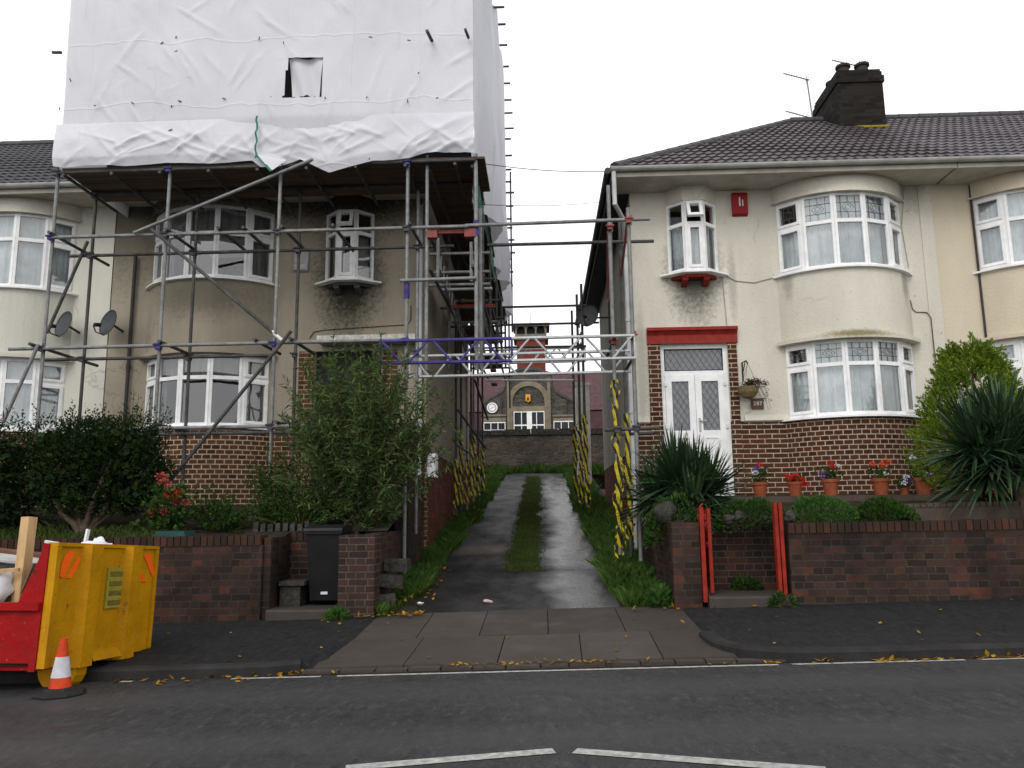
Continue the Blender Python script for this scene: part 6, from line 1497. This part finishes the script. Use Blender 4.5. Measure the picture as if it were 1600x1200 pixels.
def px2(px,py=640): return sp(px,py).x
b=MB(); prof=[(752,690),(752,634),(757,628),(766,621),(776,616),(786,610),(790,600),(791,585),(812,576),(841,576),(862,584),(864,600),(868,610),(878,617),(888,621),(897,628),(903,634),(903,690)]
b.prism([sp(*q) for q in prof],(0,.8,0)); b.build('gable_wall',m_sch,S)
b=MB(); pts=[sp(*q,-.06) for q in prof[1:-1]]
for a,c in zip(pts,pts[1:]): b.prism([a+V(0,0,-.10),c+V(0,0,-.10),c+V(0,0,.06),a+V(0,0,.06)],(0,.95,0))
b.build('gable_coping',m_fascia_dark,S)
b=MB(); zs1=sp(826,628).z; r0,r1=abs(px2(801)-xc),abs(px2(793)-xc); 
for k in range(16):
    a0,a1=PI*k/16,PI*(k+1)/16; b.prism([V(xc+r0*math.cos(a0),SY-.1,zs1+r0*math.sin(a0)),V(xc+r1*math.cos(a0),SY-.1,zs1+r1*math.sin(a0)),V(xc+r1*math.cos(a1),SY-.1,zs1+r1*math.sin(a1)),V(xc+r0*math.cos(a1),SY-.1,zs1+r0*math.sin(a1))],(0,.09,0))
for s in (-1,1):
    x0,x1_=sorted((xc+s*r0,xc+s*r1)); b.box(x0,x1_,SY-.1,SY-.01,zw-.6,zs1)
    xa,xb_=sorted((px2(793 if s<0 else 860),px2(797 if s<0 else 856))); b.box(xa-.02,xb_+.02,SY-.14,SY-.011,zw-.5,sp(826,592).z); 
b.box(xc-r0,xc+r0,SY-.11,SY-.012,sp(826,643).z,sp(826,635).z); b.build('stone_arch',m_lightstone,S)
def win(px0,px1,py0,py1,n,dy=-.05):
    x0,x1_=px2(px0),px2(px1); z0,z1=sp(820,py1).z,sp(820,py0).z
    b=MB(); 
    for k in range(n+1): x=x0+(x1_-x0)*k/n; b.box(x-.022,x+.022,SY+dy-.06,SY+dy,z0,z1)
    b.box(x0,x1_,SY+dy-.055,SY+dy-.002,z1-.06,z1); b.box(x0,x1_,SY+dy-.055,SY+dy-.002,z0+(z1-z0)*.38-.04,z0+(z1-z0)*.38+.04)
    f=b.build('window',m_upvc,S); g=MB(); g.quad((x0,SY+dy+.01,z0),(x1_,SY+dy+.01,z0),(x1_,SY+dy+.01,z1),(x0,SY+dy+.01,z1)); g.build('pane',pm('dark_school_glass',(.03,.033,.036),.12,0,.2,2),f); return f
win(803,850,643,678,4); b=MB(); b.box(px2(823),px2(831),SY-.13,SY-.055,sp(820,678).z,sp(820,644).z); b.build('mullion',m_upvc,S)
win(756,789,659,680,3); win(865,899,659,680,3)
b=MB(); b.box(px2(752),px2(790),SY-.08,SY-.005,sp(770,659).z,sp(770,653).z); b.box(px2(864),px2(903),SY-.08,SY-.005,sp(880,659).z,sp(880,653).z); b.box(px2(754),px2(791),SY-.1,SY-.006,sp(770,651).z,sp(770,648).z); b.box(px2(863),px2(901),SY-.1,SY-.006,sp(880,651).z,sp(880,648).z); b.build('string_course',m_lightstone,S)
b=MB(); 
x0,x1_=px2(700),px2(826)
m_sroof=pm('purple_red_tiles',(.085,.047,.05),.8,0,.3,3,.4,9)
b.quad((px2(690),SY+.9,sp(760,640).z),(px2(960),SY+.9,sp(760,640).z),(px2(960),SY+4.5,sp(760,566).z),(px2(690),SY+4.5,sp(760,566).z)); b.box(px2(690),px2(960),SY+.95,SY+9,EYE+1,sp(760,641).z-.05); b.quad((px2(960),SY+8.1,sp(760,640).z),(px2(690),SY+8.1,sp(760,640).z),(px2(690),SY+4.5,sp(760,566).z),(px2(960),SY+4.5,sp(760,566).z))
b.build('roof',m_sroof,S)
# clock
c0=sp(769,637,-.12); b=MB(); b.path([c0,c0+V(0,.11,0)],.31,24); k_=b.build('clock',m_upvc,S)
b=MB(); 
for a in range(24): w0,w1=2*PI*a/24,2*PI*(a+1)/24; b.quad(c0+V(.235*math.cos(w0),-.004,.235*math.sin(w0)),c0+V(.235*math.cos(w1),-.004,.235*math.sin(w1)),c0+V(.20*math.cos(w1),-.004,.20*math.sin(w1)),c0+V(.20*math.cos(w0),-.004,.20*math.sin(w0)))
for a,l,ww in ((math.radians(20),.17,.014),(math.radians(215),.13,.018)):
    d=V(math.cos(a),0,math.sin(a)); n_=V(-math.sin(a),0,math.cos(a)); b.add([c0+V(0,-.006,0)-n_*ww,c0+V(0,-.006,0)+n_*ww,c0+V(0,-.006,0)+d*l+n_*ww*.5,c0+V(0,-.006,0)+d*l-n_*ww*.5],[(0,1,2,3)])
b.build('clock_hands',m_lead,k_)
c0=sp(825,622,-.02); b=MB(); b.prism([c0+V(-.14,0,.2),c0+V(.14,0,.2),c0+V(.14,0,-.16),c0+V(0.02,0,-.26),c0+V(-.14,0,-.16)],(0,-.14,0)); b.box(c0.x-.05,c0.x+.05,c0.y-.16,c0.y-.14,c0.z-.16,c0.z+.02,1); b.build('alarm_box',[pm('orange_alarm',(.70,.33,.03),.5,0,.1,6),m_dark],S)
b=MB(); b.tube(sp(784,620,-.05),sp(784,672,-.05),.035,6); b.tube(sp(886,620,-.05),sp(886,672,-.05),.035,6); b.build('downpipe',m_pipe_dark,S)
# bell tower behind the gable
TYy=SY+5; tw=lambda px,py:at(px,py,TYy)
xa,xb_=tw(806,530).x,tw(853,530).x; z0,z1,z2=tw(830,585).z,tw(830,530).z,tw(830,507).z
b=MB(); b.box(xa+.05,xb_-.05,TYy,TYy+1.8,EYE+4,z1); b.build('tower_base',pm('red_tower_brick',(.16,.035,.022),.8,0,.3,5),S)
b=MB(); b.box(xa-.16,xb_+.16,TYy-.16,TYy+1.96,z1,z1+.16); b.box(xa-.2,xb_+.25,TYy-.2,TYy+2,z2-.14,z2+.06)
xs_=lin(xa-.05,xb_+.05,7); wdt=(xb_-xa+.1)
n=3; ow=wdt/3.9; gap=(wdt-3*ow)/4; zsill=z1+.34; zsp=z1+.62
for k in range(4): x=xa-.05+k*(ow+gap); b.box(x,x+gap,TYy-.05,TYy+.25,z1+.16,z2-.14)
for k in range(3):
    x=xa-.05+gap+k*(ow+gap); b.box(x,x+ow,TYy-.05,TYy+.25,z1+.16,zsill)
    m_=10
    for i in range(m_):
        a0,a1=PI*i/m_,PI*(i+1)/m_; cx2=x+ow/2; P=[(cx2+ow/2*math.cos(a0),zsp+ow/2*math.sin(a0)),(cx2+ow/2*math.cos(a1),zsp+ow/2*math.sin(a1))]
        b.prism([V(P[0][0],TYy-.05,P[0][1]),V(P[1][0],TYy-.05,P[1][1]),V(P[1][0],TYy-.05,z2-.14),V(P[0][0],TYy-.05,z2-.14)],(0,.3,0))
b.build('belfry',m_lightstone if False else pm('grey_belfry_stone',(.16,.145,.115),.85,0,.3,4),S)
b=MB(); b.box(xa,xb_,TYy+.26,TYy+1.7,z1+.1,z2-.2); b.build('belfry_louvres',m_dark,S)
b=MB(); b.tube((tw(829,505).x,TYy+1,z2),(tw(829,490).x,TYy+1,z2+.9),.02,6); b.build('lightning_rod',m_steel_d,S)
# light-coloured neighbour glimpsed right of the lane
b=MB(); b.box(.96,1.35,22.5,23,EYE+.5,EYE+3.6); b.box(.94,1.37,22.48,23.02,EYE+3.6,EYE+3.7); tag(b.build('outbuilding',pm('whitewashed_block',(.50,.49,.46),.8,0,.3,3,.4,12)),'narrow whitewashed outbuilding edge behind the cream house beside the lane','outbuilding')
